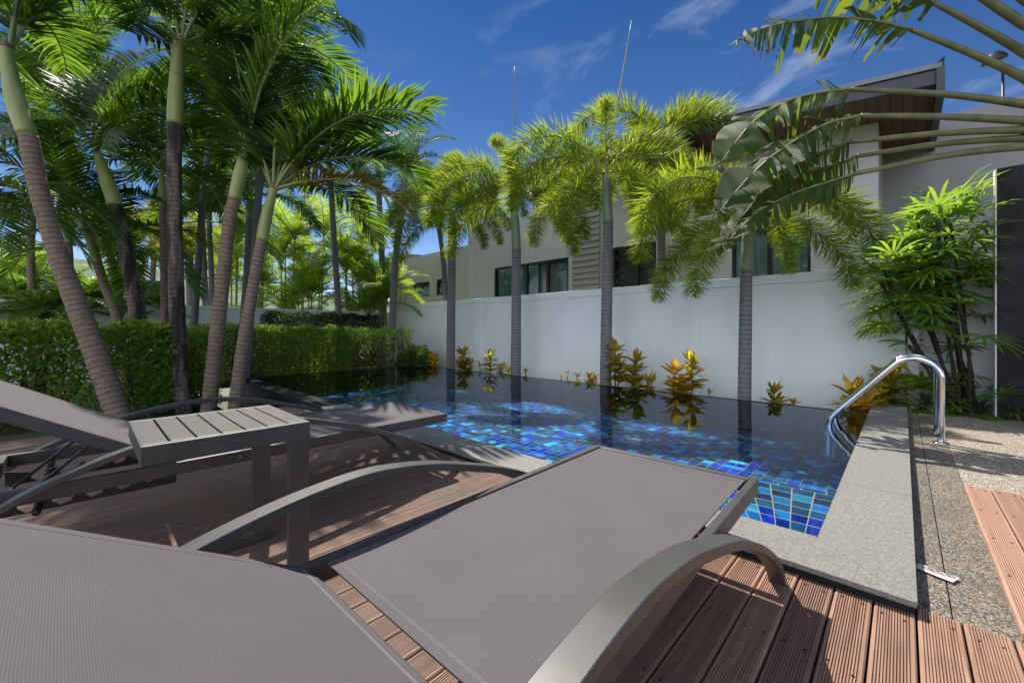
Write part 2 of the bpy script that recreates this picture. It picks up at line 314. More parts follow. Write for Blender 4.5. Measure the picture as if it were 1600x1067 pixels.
n = t.noise(t.mapping(p, (20, 1, 1)), 1.5, 5); c = t.mix(n, (0.12, 0.055, 0.025), (0.22, 0.11, 0.055)); t.base(t.mix(t.ramp(w.outputs['Fac'], [(0.0, g(0.9)), (0.06, g(0))]), c, (0.03, 0.015, 0.01))); t.rough(0.6)
mat_plain('roof_metal', (0.055, 0.058, 0.064), 0.45, 0.3); mat_plain('roof_edge', (0.20, 0.21, 0.22), 0.5, 0.2)
mat_plain('window_black', (0.012, 0.012, 0.013), 0.35)
mat_plain('vent_cream', (0.50, 0.46, 0.36), 0.6); mat_plain('pvc_white', (0.62, 0.62, 0.6), 0.5)
mat_plain('lamp_black', (0.015, 0.015, 0.018), 0.4); mat_plain('cable_black', (0.02, 0.02, 0.02), 0.7)
def mat_curtain(name, c1, c2):
    t = NT(name); n = t.noise(t.mapping(t.gen(), (9, 9, 0.2)), 1.0, 3); t.base(t.mix(n, c1, c2)); t.rough(0.9); return t.m
mat_curtain('curtain_teal', (0.16, 0.36, 0.34), (0.42, 0.62, 0.58))
mat_curtain('curtain_pale', (0.40, 0.58, 0.55), (0.62, 0.76, 0.73))
mat_plain('blind_slat', (0.17, 0.16, 0.13), 0.6)
t = NT('window_glass'); tr = t.new('BsdfTransparent'); tr.inputs['Color'].default_value = (0.78, 0.86, 0.86, 1); gl = t.new('BsdfGlossy'); gl.inputs['Roughness'].default_value = 0.01
fr = t.new('Fresnel'); fr.inputs['IOR'].default_value = 1.5; ms = t.new('MixShader'); t.link(fr.outputs[0], ms.inputs[0]); t.link(tr.outputs[0], ms.inputs[1]); t.link(gl.outputs[0], ms.inputs[2]); t.link(ms.outputs[0], t.out.inputs['Surface'])
t = NT('steel'); t.base((0.72, 0.72, 0.73)); t.b.inputs['Metallic'].default_value = 1.0; t.rough(0.09)
mat_plain('litter_paper', (0.5, 0.48, 0.45), 0.8); mat_plain('litter_leaf', (0.13, 0.08, 0.04), 0.8)

# ------------------------------------------------------------------ mesh helpers
class MB:
    def __init__(s): s.v = []; s.f = []; s.u = []; s.k = 0
    def add(s, verts, faces, uvs=None):
        o = len(s.v); s.v += [tuple(p) for p in verts]
        for f in faces: s.f.append(tuple(i + o for i in f))
        if uvs is None: uvs = [[(verts[i][0] + verts[i][1], verts[i][2]) for i in f] for f in faces]
        s.u += [list(q) for q in uvs]
    def box(s, x0, x1, y0, y1, z0, z1):
        v = [(x, y, z) for z in (z0, z1) for y in (y0, y1) for x in (x0, x1)]
        f = [(0, 2, 3, 1), (4, 5, 7, 6), (0, 1, 5, 4), (1, 3, 7, 5), (3, 2, 6, 7), (2, 0, 4, 6)]
        uv = [[(v[i][0], v[i][1]) for i in f[0]], [(v[i][0], v[i][1]) for i in f[1]], [(v[i][0], v[i][2]) for i in f[2]],
              [(v[i][1], v[i][2]) for i in f[3]], [(v[i][0], v[i][2]) for i in f[4]], [(v[i][1], v[i][2]) for i in f[5]]]
        s.add(v, f, uv)
    def quad(s, a, b, c, d, uv=None): s.add([a, b, c, d], [(0, 1, 2, 3)], [uv] if uv else None)
    def tube(s, pts, rad, n=10, cap=True):
        pts = [Vector(p) for p in pts]; rs = rad if hasattr(rad, '__len__') else [rad] * len(pts)
        T0 = (pts[1] - pts[0]).normalized(); U = T0.orthogonal().normalized(); vs = []; uv = []; L = 0
        for i, p in enumerate(pts):
            T = (pts[min(i + 1, len(pts) - 1)] - pts[max(i - 1, 0)]).normalized()
            U = (U - T * U.dot(T)).normalized(); B = T.cross(U)
            if i: L += (p - pts[i - 1]).length
            for k in range(n):
                a = 2 * math.pi * k / n; vs.append(p + (U * math.cos(a) + B * math.sin(a)) * rs[i]); uv.append((k / n, L))
        fs = []; us = []
        for i in range(len(pts) - 1):
            for k in range(n):
                a, b = i * n + k, i * n + (k + 1) % n
                fs.append((a, b, b + n, a + n)); us.append([uv[a], ((k + 1) / n, uv[b][1]), ((k + 1) / n, uv[b + n][1]), uv[a + n]])
        if cap:
            fs.append(tuple(range(n - 1, -1, -1))); us.append([uv[k] for k in range(n - 1, -1, -1)])
            m = (len(pts) - 1) * n; fs.append(tuple(range(m, m + n))); us.append([uv[k] for k in range(m, m + n)])
        s.add(vs, fs, us)
    def bar(s, pts, w, h, side=(1, 0, 0)):
        """flat bar swept along pts: w along `side`, h across"""
        pts = [Vector(p) for p in pts]; sd = Vector(side); vs = []
        for i, p in enumerate(pts):
            T = (pts[min(i + 1, len(pts) - 1)] - pts[max(i - 1, 0)]).normalized(); N = T.cross(sd).normalized()
            for a, b in ((-1, -1), (1, -1), (1, 1), (-1, 1)): vs.append(p + sd * (w / 2 * a) + N * (h / 2 * b))
        fs = []
        for i in range(len(pts) - 1):
            for k in range(4):
                a, b = i * 4 + k, i * 4 + (k + 1) % 4; fs.append((a, b, b + 4, a + 4))
        m = 4 * (len(pts) - 1); fs += [(3, 2, 1, 0), (m, m + 1, m + 2, m + 3)]
        s.add(vs, fs)
    def build(s, name, mat, parent=None, smooth=False, bevel=0.0, angle=40, local=None):
        me = bpy.data.meshes.new(name); me.from_pydata(s.v, [], s.f)
        uvl = me.uv_layers.new(name='UVMap'); flat = [c for q in s.u for p in q for c in p[:2]]
        uvl.data.foreach_set('uv', flat)
        me.materials.append(MATS[mat] if isinstance(mat, str) else mat)
        return link(name, me, parent, smooth, bevel, angle)
def link(name, me, parent=None, smooth=False, bevel=0.0, angle=40):
    o = bpy.data.objects.new(name, me); C.objects.link(o)
    if parent: o.parent = parent
    if smooth:
        me.polygons.foreach_set('use_smooth', [True] * len(me.polygons))
        if smooth == 'auto':
            me.set_sharp_from_angle(angle=R_(angle))
    if bevel:
        b = o.modifiers.new('bevel', 'BEVEL'); b.width = bevel; b.segments = 2; b.limit_method = 'ANGLE'; b.angle_limit = R_(50)
    return o
def tag(o, label=None, cat=None, group=None, kind=None):
    if label: o['label'] = label
    if cat: o['category'] = cat
    if group: o['group'] = group
    if kind: o['kind'] = kind
    return o
def thing(name, label, cat, loc=(0, 0, 0), rz=0, group=None):
    o = bpy.data.objects.new(name, None); C.objects.link(o); o.location = loc; o.rotation_euler = (0, 0, rz); o.empty_display_size = 0.1
    return tag(o, label, cat, group)
def structure(o): o['kind'] = 'structure'; return o
def rebase(o, base):
    """shift mesh so that it sits right under a parent standing at `base`"""
    o.data.transform(Matrix.Translation(-Vector(base))); return o
def smooth_path(pts, n=8):
    pts = [Vector(p) for p in pts]; out = []
    P = [pts[0] * 2 - pts[1]] + pts + [pts[-1] * 2 - pts[-2]]
    for i in range(1, len(P) - 2):
        for k in range(n):
            t = k / n; a, b, c, d = P[i - 1], P[i], P[i + 1], P[i + 2]
            out.append(0.5 * ((2 * b) + (c - a) * t + (2 * a - 5 * b + 4 * c - d) * t * t + (3 * b - a - 3 * c + d) * t ** 3))
    out.append(pts[-1]); return out
def arrays_mesh(name, V, F3, F4, UV3, UV4, mats, mi3=None, mi4=None):
    me = bpy.data.meshes.new(name); V = np.asarray(V, np.float32)
    n3, n4 = len(F3), len(F4); loops = np.concatenate([np.asarray(F4, np.int32).ravel(), np.asarray(F3, np.int32).ravel()])
    me.vertices.add(len(V)); me.vertices.foreach_set('co', V.ravel())
    me.loops.add(len(loops)); me.loops.foreach_set('vertex_index', loops)
    me.polygons.add(n3 + n4)
    st = np.concatenate([np.arange(n4) * 4, n4 * 4 + np.arange(n3) * 3]).astype(np.int32)
    me.polygons.foreach_set('loop_start', st)
    uv = np.concatenate([np.asarray(UV4, np.float32).reshape(-1, 2), np.asarray(UV3, np.float32).reshape(-1, 2)])
    ul = me.uv_layers.new(name='UVMap'); ul.data.foreach_set('uv', uv.ravel())
    for m in mats: me.materials.append(MATS[m])
    me.update(calc_edges=True); me.validate(); return me

def leaflets(base, d, wvec, length, width, u, grav, nseg=3, shape=(0.35, 1.0, 0.8)):
    """ribbons: base (n,3), dirs (n,3), width directions (n,3) -> V, F3, F4, UV3, UV4"""
    n = len(base); d = d / np.linalg.norm(d, axis=1, keepdims=True)
    wv = wvec / np.maximum(np.linalg.norm(wvec, axis=1, keepdims=True), 1e-6)
    P = base.copy(); rows = []; dd = d.copy()
    for k in range(nseg):
        rows.append((P - wv * (width * shape[k] / 2)[:, None], P + wv * (width * shape[k] / 2)[:, None]))
        P = P + dd * (length / nseg)[:, None]; dd = dd + np.array([0, 0, -1.0]) * (grav * (k + 1) / nseg)[:, None]
        dd /= np.linalg.norm(dd, axis=1, keepdims=True)
    V = np.concatenate([np.stack([r[i] for r in rows for i in (0, 1)], 1), P[:, None, :]], 1)   # n, 2*nseg+1, 3
    m = 2 * nseg + 1; off = (np.arange(n) * m)[:, None]
    F4 = []; U4 = []
    for k in range(nseg - 1):
        F4.append(off + np.array([2 * k, 2 * k + 1, 2 * k + 3, 2 * k + 2])); a, b = k / nseg, (k + 1) / nseg
        U4.append(np.stack([np.stack([u, np.full(n, q)], 1) for q in (a, a, b, b)], 1))
    F3 = off + np.array([m - 3, m - 2, m - 1]); a = (nseg - 1) / nseg
    U3 = np.stack([np.stack([u, np.full(n, q)], 1) for q in (a, a, 1.0)], 1)
    return V.reshape(-1, 3), F3, np.concatenate(F4), U3, np.concatenate(U4)

def rachis_curve(L, e0, droop, n=18, p=1.25):
    s = np.linspace(0, 1, n); e = np.radians(e0 - droop * s ** p); ds = L / (n - 1)
    x = np.concatenate([[0], np.cumsum(np.cos(e[:-1]) * ds)]); z = np.concatenate([[0], np.cumsum(np.sin(e[:-1]) * ds)])
    return s, e, x, z

def make_frond(name, L, e0, droop, style, seed, leafmat, rachmat='rachis', n=None, ll=None, lw=None, petiole=0.14, sweep=0.0):
    r = np.random.default_rng(seed); s, e, x, z = rachis_curve(L, e0, droop)
    yb = sweep * s ** 2 * L
    if style == 'plume': n = n or 820; ll = ll or 0.45; lw = lw or 0.0155
    else: n = n or 110; ll = ll or 0.52; lw = lw or 0.042
    if style == 'plume': ss = np.sort(r.uniform(petiole, 1, n))
    else: ss = petiole + (1 - petiole) * (np.arange(n) // 2 * 2 / n + r.normal(0, .004, n)).clip(0, 1)
    bx, bz, be, by = np.interp(ss, s, x), np.interp(ss, s, z), np.interp(ss, s, e), np.interp(ss, s, yb)
    T = np.stack([np.cos(be), np.zeros(n), np.sin(be)], 1); N = np.stack([-np.sin(be), np.zeros(n), np.cos(be)], 1); B = np.tile([0, 1.0, 0], (n, 1))
    base = np.stack([bx, by, bz], 1); rel = (ss - petiole) / (1 - petiole)
    prof = (0.55 + 0.45 * np.sin(np.pi * (rel * 0.8 + 0.2))) * np.where(rel > .9, 1 - (rel - .9) * 3.5, 1)
    if style == 'plume':
        ph = r.uniform(0, 2 * np.pi, n); d = T * r.uniform(.35, .75, n)[:, None] + B * np.cos(ph)[:, None] + N * (np.sin(ph) * .95 + .1)[:, None]
        d += r.normal(0, .12, (n, 3)); wv = np.cross(d, r.normal(0, 1, (n, 3))); ln = ll * prof * r.uniform(.75, 1.1, n); gr = r.uniform(.1, .35, n); w = lw * r.uniform(.8, 1.2, n)
    else:
        sg = np.where(np.arange(n) % 2 == 0, 1.0, -1.0)
        d = B * sg[:, None] + T * (.38 + .75 * rel)[:, None] + N * r.uniform(.1, .42, n)[:, None] + r.normal(0, .055, (n, 3))
        wv = np.cross(d, N + B * sg[:, None] * -.35 + r.normal(0, .15, (n, 3))); ln = ll * prof * r.uniform(.88, 1.08, n); gr = r.uniform(.22, .62, n); w = lw * (0.55 + .45 * prof) * r.uniform(.85, 1.1, n)
    V, F3, F4, U3, U4 = leaflets(base, d, wv, ln, w, r.uniform(0, 1, n), gr, 3 if style != 'plume' else 2, (0.4, 1.0, 0.72))
    mb = MB(); rad = [0.020 * (1 - .8 * q) + .002 for q in s]
    if style == 'plume': rad = [0.018 * (1 - .8 * q) + .002 for q in s]
    mb.tube([(a, c, b) for a, b, c in zip(x, z, yb)], rad, 5)
    o = len(V); RV = np.array(mb.v); RF4 = np.array([f for f in mb.f if len(f) == 4]) + o; RU = np.array([q for f, q in zip(mb.f, mb.u) if len(f) == 4])
    RU = RU.copy(); RU[..., 0] = 0.5; RU[..., 1] = 0.3
    n4 = len(F4)
    me = arrays_mesh(name, np.concatenate([V, RV]), F3, np.concatenate([F4, RF4]), U3, np.concatenate([U4, RU]), [leafmat, rachmat])
    mi = np.zeros(len(me.polygons), np.int32); mi[n4:n4 + len(RF4)] = 1
    me.polygons.foreach_set('material_index', mi)
    return me

# frond families: (base elevation, droop)
def family(tag_, style, mat, rach, forms, L, **k):
    return [make_frond('frond', L, e, d, style, 100 + i * 7 + hash_(tag_), mat, rach, sweep=((i % 3) - 1) * 0.07, **k) for i, (e, d) in enumerate(forms)]
def hash_(s): return sum(ord(c) for c in s)
MANILA = family('manila', 'flat', 'leaf_manila', 'rachis', [(84, 45), (74, 70), (62, 95), (48, 105), (30, 105), (12, 95), (-8, 72), (58, 60)], 2.4, n=132, ll=0.68, lw=0.042)
FOX = family('fox', 'plume', 'leaf_foxtail', 'rachis_gold', [(80, 120), (72, 148), (62, 160), (48, 150), (30, 132), (8, 105), (-15, 75), (66, 110)], 2.4)
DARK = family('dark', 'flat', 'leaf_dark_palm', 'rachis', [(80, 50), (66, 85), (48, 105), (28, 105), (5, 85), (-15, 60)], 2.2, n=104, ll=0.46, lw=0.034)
ARECA = family('areca', 'flat', 'leaf_areca', 'rachis_gold', [(84, 40), (74, 65), (64, 85), (50, 95), (36, 90)], 1.9, n=84, ll=0.46, lw=0.034)
YELLOW = family('yellow', 'plume', 'leaf_yellow_palm', 'rachis_gold', [(78, 90), (62, 125), (42, 130), (15, 105)], 1.9, n=300, lw=0.034)
OLD = make_frond('frond', 2.1, 20, 75, 'flat', 5, 'leaf_old_frond', 'rachis_gold', n=100, ll=0.5, lw=0.04)
FERN = family('fern', 'flat', 'leaf_fern', 'rachis', [(75, 60), (58, 85), (40, 90), (22, 70)], 0.9, n=60, ll=0.2, lw=0.03, petiole=0.08)

def palm(name, label, cat, trunk, radii, shaft, shaft_r, fronds, bark, shaftmat='crownshaft_green', group=None, spear=None, rings=True, husk=True, n=14):
    """trunk, shaft: world polylines; fronds: (azimuth deg, mesh, scale, roll deg); one Empty at the base with its parts as children"""
    base = Vector(trunk[0]); o = thing(name, label, cat, base, group=group)
    path = smooth_path(trunk, 14); rr = np.interp(np.linspace(0, 1, len(path)), np.linspace(0, 1, len(radii)), radii)
    if rings: rr = [q * (1 + .025 * math.sin(i * 2.1)) for i, q in enumerate(rr)]
    mb = MB(); mb.tube(path, list(rr), n); rebase(mb.build('trunk', bark, o, True), base)
    top = Vector(shaft[-1])
    sp = smooth_path(shaft, 8); sr = np.interp(np.linspace(0, 1, len(sp)), np.linspace(0, 1, len(shaft_r)), shaft_r)
    mb = MB(); mb.tube(sp, list(sr), n); sh = rebase(mb.build('crownshaft', shaftmat, o, True), base)
    if husk:
        d = (sp[-1] - sp[-3]).normalized(); mb = MB(); mb.tube([sp[-3], sp[-2], sp[-1], sp[-1] + d * .05], [sr[-1] * 1.04, sr[-1] * 1.14, sr[-1] * 1.05, sr[-1] * .7], n)
        rebase(mb.build('husk', 'husk_brown', o, True), base)
    for az, me, sc, roll in fronds:
        f = bpy.data.objects.new('frond', me); C.objects.link(f); f.parent = o
        a = R_(az); f.location = top - base + Vector((math.cos(a), math.sin(a), 0)) * shaft_r[-1] * .55 + Vector((0, 0, -.03))
        f.rotation_euler = (R_(roll), 0, a); f.scale = (sc, sc, sc)
    if spear:
        mb = MB(); mb.tube(smooth_path([top, top + (Vector(spear) - top) * .5 + Vector((.01, 0, 0)), spear], 6), list(np.linspace(.03, .007, 13)), 7)
        rebase(mb.build('spear_leaf', 'crownshaft_grey', o, True), base)
    return o
def crown(fam, n, seed, lo=0, hi=None, scale=1.0, az0=0):
    r = random.Random(seed); hi = hi or len(fam); out = []
    for i in range(n):
        k = lo + int((hi - lo) * (i + .5 * r.random()) / n); k = min(max(k, lo), hi - 1)
        out.append((az0 + i * 137.5 + r.uniform(-14, 14), fam[k], scale * r.uniform(.88, 1.1), r.uniform(-14, 14)))
    return out
def caz(a): return a + 43.8      # an azimuth seen from the camera (0 = to its right, 90 = away) as a world azimuth
def pick(fam, lst): return [(caz(a), fam[k], s, r) for a, k, s, r in lst]

# ------------------------------------------------------------------ setting: ground, pool, deck, paving
GZ = -0.15
PX0, PX1, PY0, PY1 = -9.12, -0.27, 2.2, 5.9          # water
WZ, FZ = 0.032, -0.40
mb = MB()
hx0, hx1, hy0, hy1 = PX0 - .16, 0.0, 1.2, PY1 + .1      # the hole the pool and its basin sit in
def gq(x0, x1, y0, y1): mb.quad((x0, y0, GZ), (x1, y0, GZ), (x1, y1, GZ), (x0, y1, GZ))
gq(-2500, 2500, -1500, hy0); gq(-2500, 2500, hy1, 3500); gq(-2500, hx0, hy0, hy1); gq(hx1, 2500, hy0, hy1)
structure(mb.build('ground', 'ground'))

# pool shell
mb = MB()
def uvq(a, b, c, d, ua, ub, uc, ud): mb.quad(a, b, c, d, [ua, ub, uc, ud])
uvq((PX0, PY0, FZ), (PX1, PY0, FZ), (PX1, PY1, FZ), (PX0, PY1, FZ), (PX0, PY0), (PX1, PY0), (PX1, PY1), (PX0, PY1))
pool = structure(mb.build('pool', 'mosaic'))
def wallq(m, p, q, z0, z1):
    L = (Vector(q) - Vector(p)).length; m.quad((*p, z0), (*q, z0), (*q, z1), (*p, z1), [(0, z0), (L, z0), (L, z1), (0, z1)])
mb = MB(); wallq(mb, (PX1, PY0), (PX1, PY1), FZ, WZ + .02); wallq(mb, (PX0, PY1), (PX0, PY0), FZ, WZ - .004); wallq(mb, (PX1, PY1), (PX0, PY1), FZ, WZ - .004); wallq(mb, (PX0, PY0), (PX1, PY0), FZ, WZ - .004)
mb.build('pool_wall', 'mosaic_wall', pool)
# corner step with its fan of mosaic
def step_pt(u, v):
    a = Vector((-0.66 + .385 * u, PY0 + .004, 0.004)); b = Vector((-1.22 + .94 * u, PY0 + .86 + .10 * u, -0.062)); return a.lerp(b, v)
mb = MB(); N = 12
for i in range(N):
    for j in range(N):
        q = [(i / N, j / N), ((i + 1) / N, j / N), ((i + 1) / N, (j + 1) / N), (i / N, (j + 1) / N)]
        mb.quad(*[step_pt(*c) for c in q], uv=[(c[0] * .80, c[1] * .70) for c in q])
A, B = step_pt(0, 1), step_pt(1, 1)
for k in range(2):
    z1, z0 = -.064 - .03 * k, -.064 - .03 * (k + 1); o = Vector((0, .05 * k, 0))
    mb.quad(A + o, B + o, (B.x, B.y + o.y + .05, z1), (A.x, A.y + o.y + .05, z1), [(.03 * k, 0), (.75 + .03 * k, 0), (.75 + .03 * k, .098), (.03 * k, .098)])
    mb.quad((A.x, A.y + o.y + .05, z1), (B.x, B.y + o.y + .05, z1), (B.x, B.y + o.y + .05, FZ), (A.x, A.y + o.y + .05, FZ), [(0, 0), (.75, 0), (.75, .28), (0, .28)])
mb.build('pool_step', 'mosaic_wall', pool)
# overflow rims and black outer walls of the raised pool
mb = MB(); rim = .16
mb.box(PX0 - rim, PX1, PY1, PY1 + .12, -.6, WZ - .004); mb.box(PX0 - rim, PX0, PY0 - .25, PY1, -.6, WZ - .004); mb.box(PX0, -4.93, PY0 - .25, PY0 - .001, -.6, WZ - .004)
mb.build('overflow_rim', 'mosaic_dark', pool)
mb = MB(); mb.box(-9.3, -5.55, 1.18, 1.24, -.6, GZ + .06); mb.box(-9.28, -5.55, 1.24, PY0 - .25, -.62, -.56); mb.build('catch_basin', 'mosaic_dark', pool)
mb = MB(); mb.quad((-9.12, 1.24, -.30), (-5.55, 1.24, -.30), (-5.55, PY0 - .251, -.30), (-9.12, PY0 - .251, -.30)); 
mb = MB(); mb.quad((PX0, PY0, WZ), (PX1, PY0, WZ), (PX1, PY1, WZ), (PX0, PY1, WZ)); structure(mb.build('pool_water', 'pool_water'))
mb = MB()
lid = Vector((-2.35, 4.6)); mb.tube([(lid.x, lid.y, FZ + .003), (lid.x, lid.y, FZ + .02)], .09, 20); tag(mb.build('drain_cover', 'pvc_white'), 'small round pale drain cover on the blue mosaic pool floor', 'drain cover')

# stone coping (slabs with hairline joints)
CZ = 0.05
cop = MB()
CT = .020
def slab(x0, x1, y0, y1): cop.box(x0, x1, y0, y1, CZ - CT, CZ)
def slab_poly(P):
    n = len(P); cop.add([(*p, CZ - CT) for p in P] + [(*p, CZ) for p in P], [tuple(range(n - 1, -1, -1)), tuple(range(n, 2 * n))] + [(i, (i + 1) % n, (i + 1) % n + n, i + n) for i in range(n)])
xs = [-4.92, -3.72, -2.52, -1.32]
for a, b in zip(xs[:-1], xs[1:]): slab(a + .0015, b - .0015, 1.90, PY0)
slab_poly([(-1.3185, 1.90), (.0335, 1.90), (-.2712, PY0 - .0012), (-.2712, PY0), (-1.3185, PY0)]); slab_poly([(.035, 1.9015), (.035, PY0 + .9), (-.27, PY0 + .9), (-.27, PY0)])
ys = [PY0 + .902, 4.3, 5.5, 6.75]
for a, b in zip(ys[:-1], ys[1:]): slab(-.27, .035, a + .0015, b - .0015)
coping = structure(cop.build('pool_coping', 'coping_stone', bevel=.003))
mb = MB(); mb.box(-4.9, .030, 1.925, PY0 - .002, -.5, CZ - CT - .001); mb.box(-.262, .030, PY0, 6.74, -.5, CZ - CT - .001); mb.build('coping_base', 'dark_void', coping)

# aggregate paving to the right of the pool
mb = MB(); mb.box(.036, .117, 1.97, 6.8, -.2, -.006); mb.box(.121, .268, 1.97, 6.8, -.2, -.004); structure(mb.build('paving_strip', 'aggregate_strip'))
mb = MB(); mb.box(.271, 5, 1.2, 6.8, -.2, -.003); structure(mb.build('aggregate_paving', 'aggregate'))
mb = MB(); mb.box(.03, .30, 1.97, 6.79, -.21, -.03); structure(mb.build('paving_joint', 'soil'))

# decking: every board a ribbed section
def boards(name, xs, w, y0, y1, ztop, th, mat, ribs=13, seed=1, vary=0.0):
    r = random.Random(seed); V = []; F = []; U = []; att = []
    for bi, x0 in enumerate(xs):
        prof = [(0, -th), (0, -.004), (.004, 0)]; p = (w - .012) / ribs
        for k in range(ribs):
            a = .006 + k * p
            prof += [(a + p * .06, 0), (a + p * .62, 0)] if k == ribs - 1 else [(a + p * .06, 0), (a + p * .58, 0), (a + p * .68, -.0042), (a + p * .96, -.0042)]
        prof += [(w - .004, 0), (w, -.004), (w, -th)]
        e0, e1 = y0 + r.uniform(-vary, vary), y1 + r.uniform(-vary, vary); dz = r.uniform(-.0012, .0012); o = len(V); m = len(prof); ro = r.uniform(0, 50)
        for y in (e0, e1): V += [(x0 + a, y, ztop + b + dz) for a, b in prof]
        for k in range(m):
            q = (o + k, o + (k + 1) % m, o + m + (k + 1) % m, o + m + k); F.append(q)
            U.append([(e0 + ro, prof[k][0] + ro), (e0 + ro, prof[(k + 1) % m][0] + ro), (e1 + ro, prof[(k + 1) % m][0] + ro), (e1 + ro, prof[k][0] + ro)])
        F.append(tuple(o + k for k in range(m - 1, -1, -1))); U.append([(ro, prof[k][0]) for k in range(m - 1, -1, -1)])
        F.append(tuple(o + m + k for k in range(m))); U.append([(ro, prof[k][0]) for k in range(m)])
        att += [r.random()] * (m + 2)
    mb = MB(); mb.v = V; mb.f = F; mb.u = U; o = mb.build(name, mat)
    a = o.data.attributes.new('board', 'FLOAT', 'FACE'); a.data.foreach_set('value', att)
    return structure(o)
P = .107
bx = [.035 - .003 + P * k + .003 for k in range(-52, 40)]
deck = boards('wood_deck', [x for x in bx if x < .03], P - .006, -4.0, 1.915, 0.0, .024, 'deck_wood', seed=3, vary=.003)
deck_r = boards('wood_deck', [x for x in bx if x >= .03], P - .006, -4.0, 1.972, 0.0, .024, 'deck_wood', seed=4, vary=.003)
deck2 = boards('raised_wood_deck', [.266 + P * k for k in range(30)], P - .006, 1.99, 3.657, .024, .025, 'deck_wood_new', seed=9, vary=.004)
mb = MB(); mb.box(-5.5, 4, -4, 1.9, -.14, -.10); structure(mb.build('deck_underside', 'dark_void'))
mb = MB(); mb.box(-5.56, -5.53, -4, 1.9, -.16, -.002); mb.build('deck_edge', 'deck_wood', deck)
sm = MB(); sm.tube([(0, 0, 0), (0, 0, .0016)], .0042, 8); sm.box(-.0008, .0008, -.0038, .0038, .0012, .0022); screw0 = None
r = random.Random(2); cnt = 0
def screw(x, y, z, par):
    global screw0
    if screw0 is None:
        screw0 = sm.build('screw', 'screw', par); o = screw0
    else:
        o = bpy.data.objects.new('screw', screw0.data); C.objects.link(o); o.parent = par
    o.location = (x, y, z); o.rotation_euler = (0, 0, r.uniform(0, 3))
for x in bx:
    if -.75 < x < .45:
        for y in (1.86, 1.47, 1.08) if x < .03 else (1.90, 1.47):
            for dx in (.024, .078): screw(x + dx + r.uniform(-.004, .004), y + r.uniform(-.012, .012), -.0005, deck)
for k in range(4):
    for y in (3.6, 3.2, 2.8, 2.4): 
        for dx in (.024, .078): screw(.266 + P * k + dx, y + r.uniform(-.012, .012), .0235, deck2)

# litter on the strip beside the deck
lp = at_z(1462, 893, 0.001); o = MB(); o.quad((-.035, -.012, 0), (.04, -.016, .001), (.043, .010, .004), (-.033, .014, .001)); q = tag(o.build('paper_strip', 'litter_paper'), 'torn strip of white paper lying on the aggregate beside the coping', 'litter'); q.location = (lp.x - .005, lp.y - .01, .003); q.rotation_euler = (0, 0, -.30); q.scale = (1.5, 2.1, 1)
mb = MB()
for k in range(14):
    a = r.uniform(0, 6.28); c = Vector((r.uniform(-.02, .03), r.uniform(-.006, .006), .006)); d = Vector((math.cos(a), math.sin(a) * .4, 0)) * r.uniform(.008, .02); mb.tube([c - d, c + Vector((0, 0, .003)), c + d], .0009, 5)
q = tag(mb.build('dry_twigs', 'litter_leaf'), 'dry brown twig scraps lying on the white paper strip', 'litter'); q.location = (lp.x - .005, lp.y - .01, .003); q.rotation_euler = (0, 0, -.30); q.scale = (1.6, 1.6, 1)

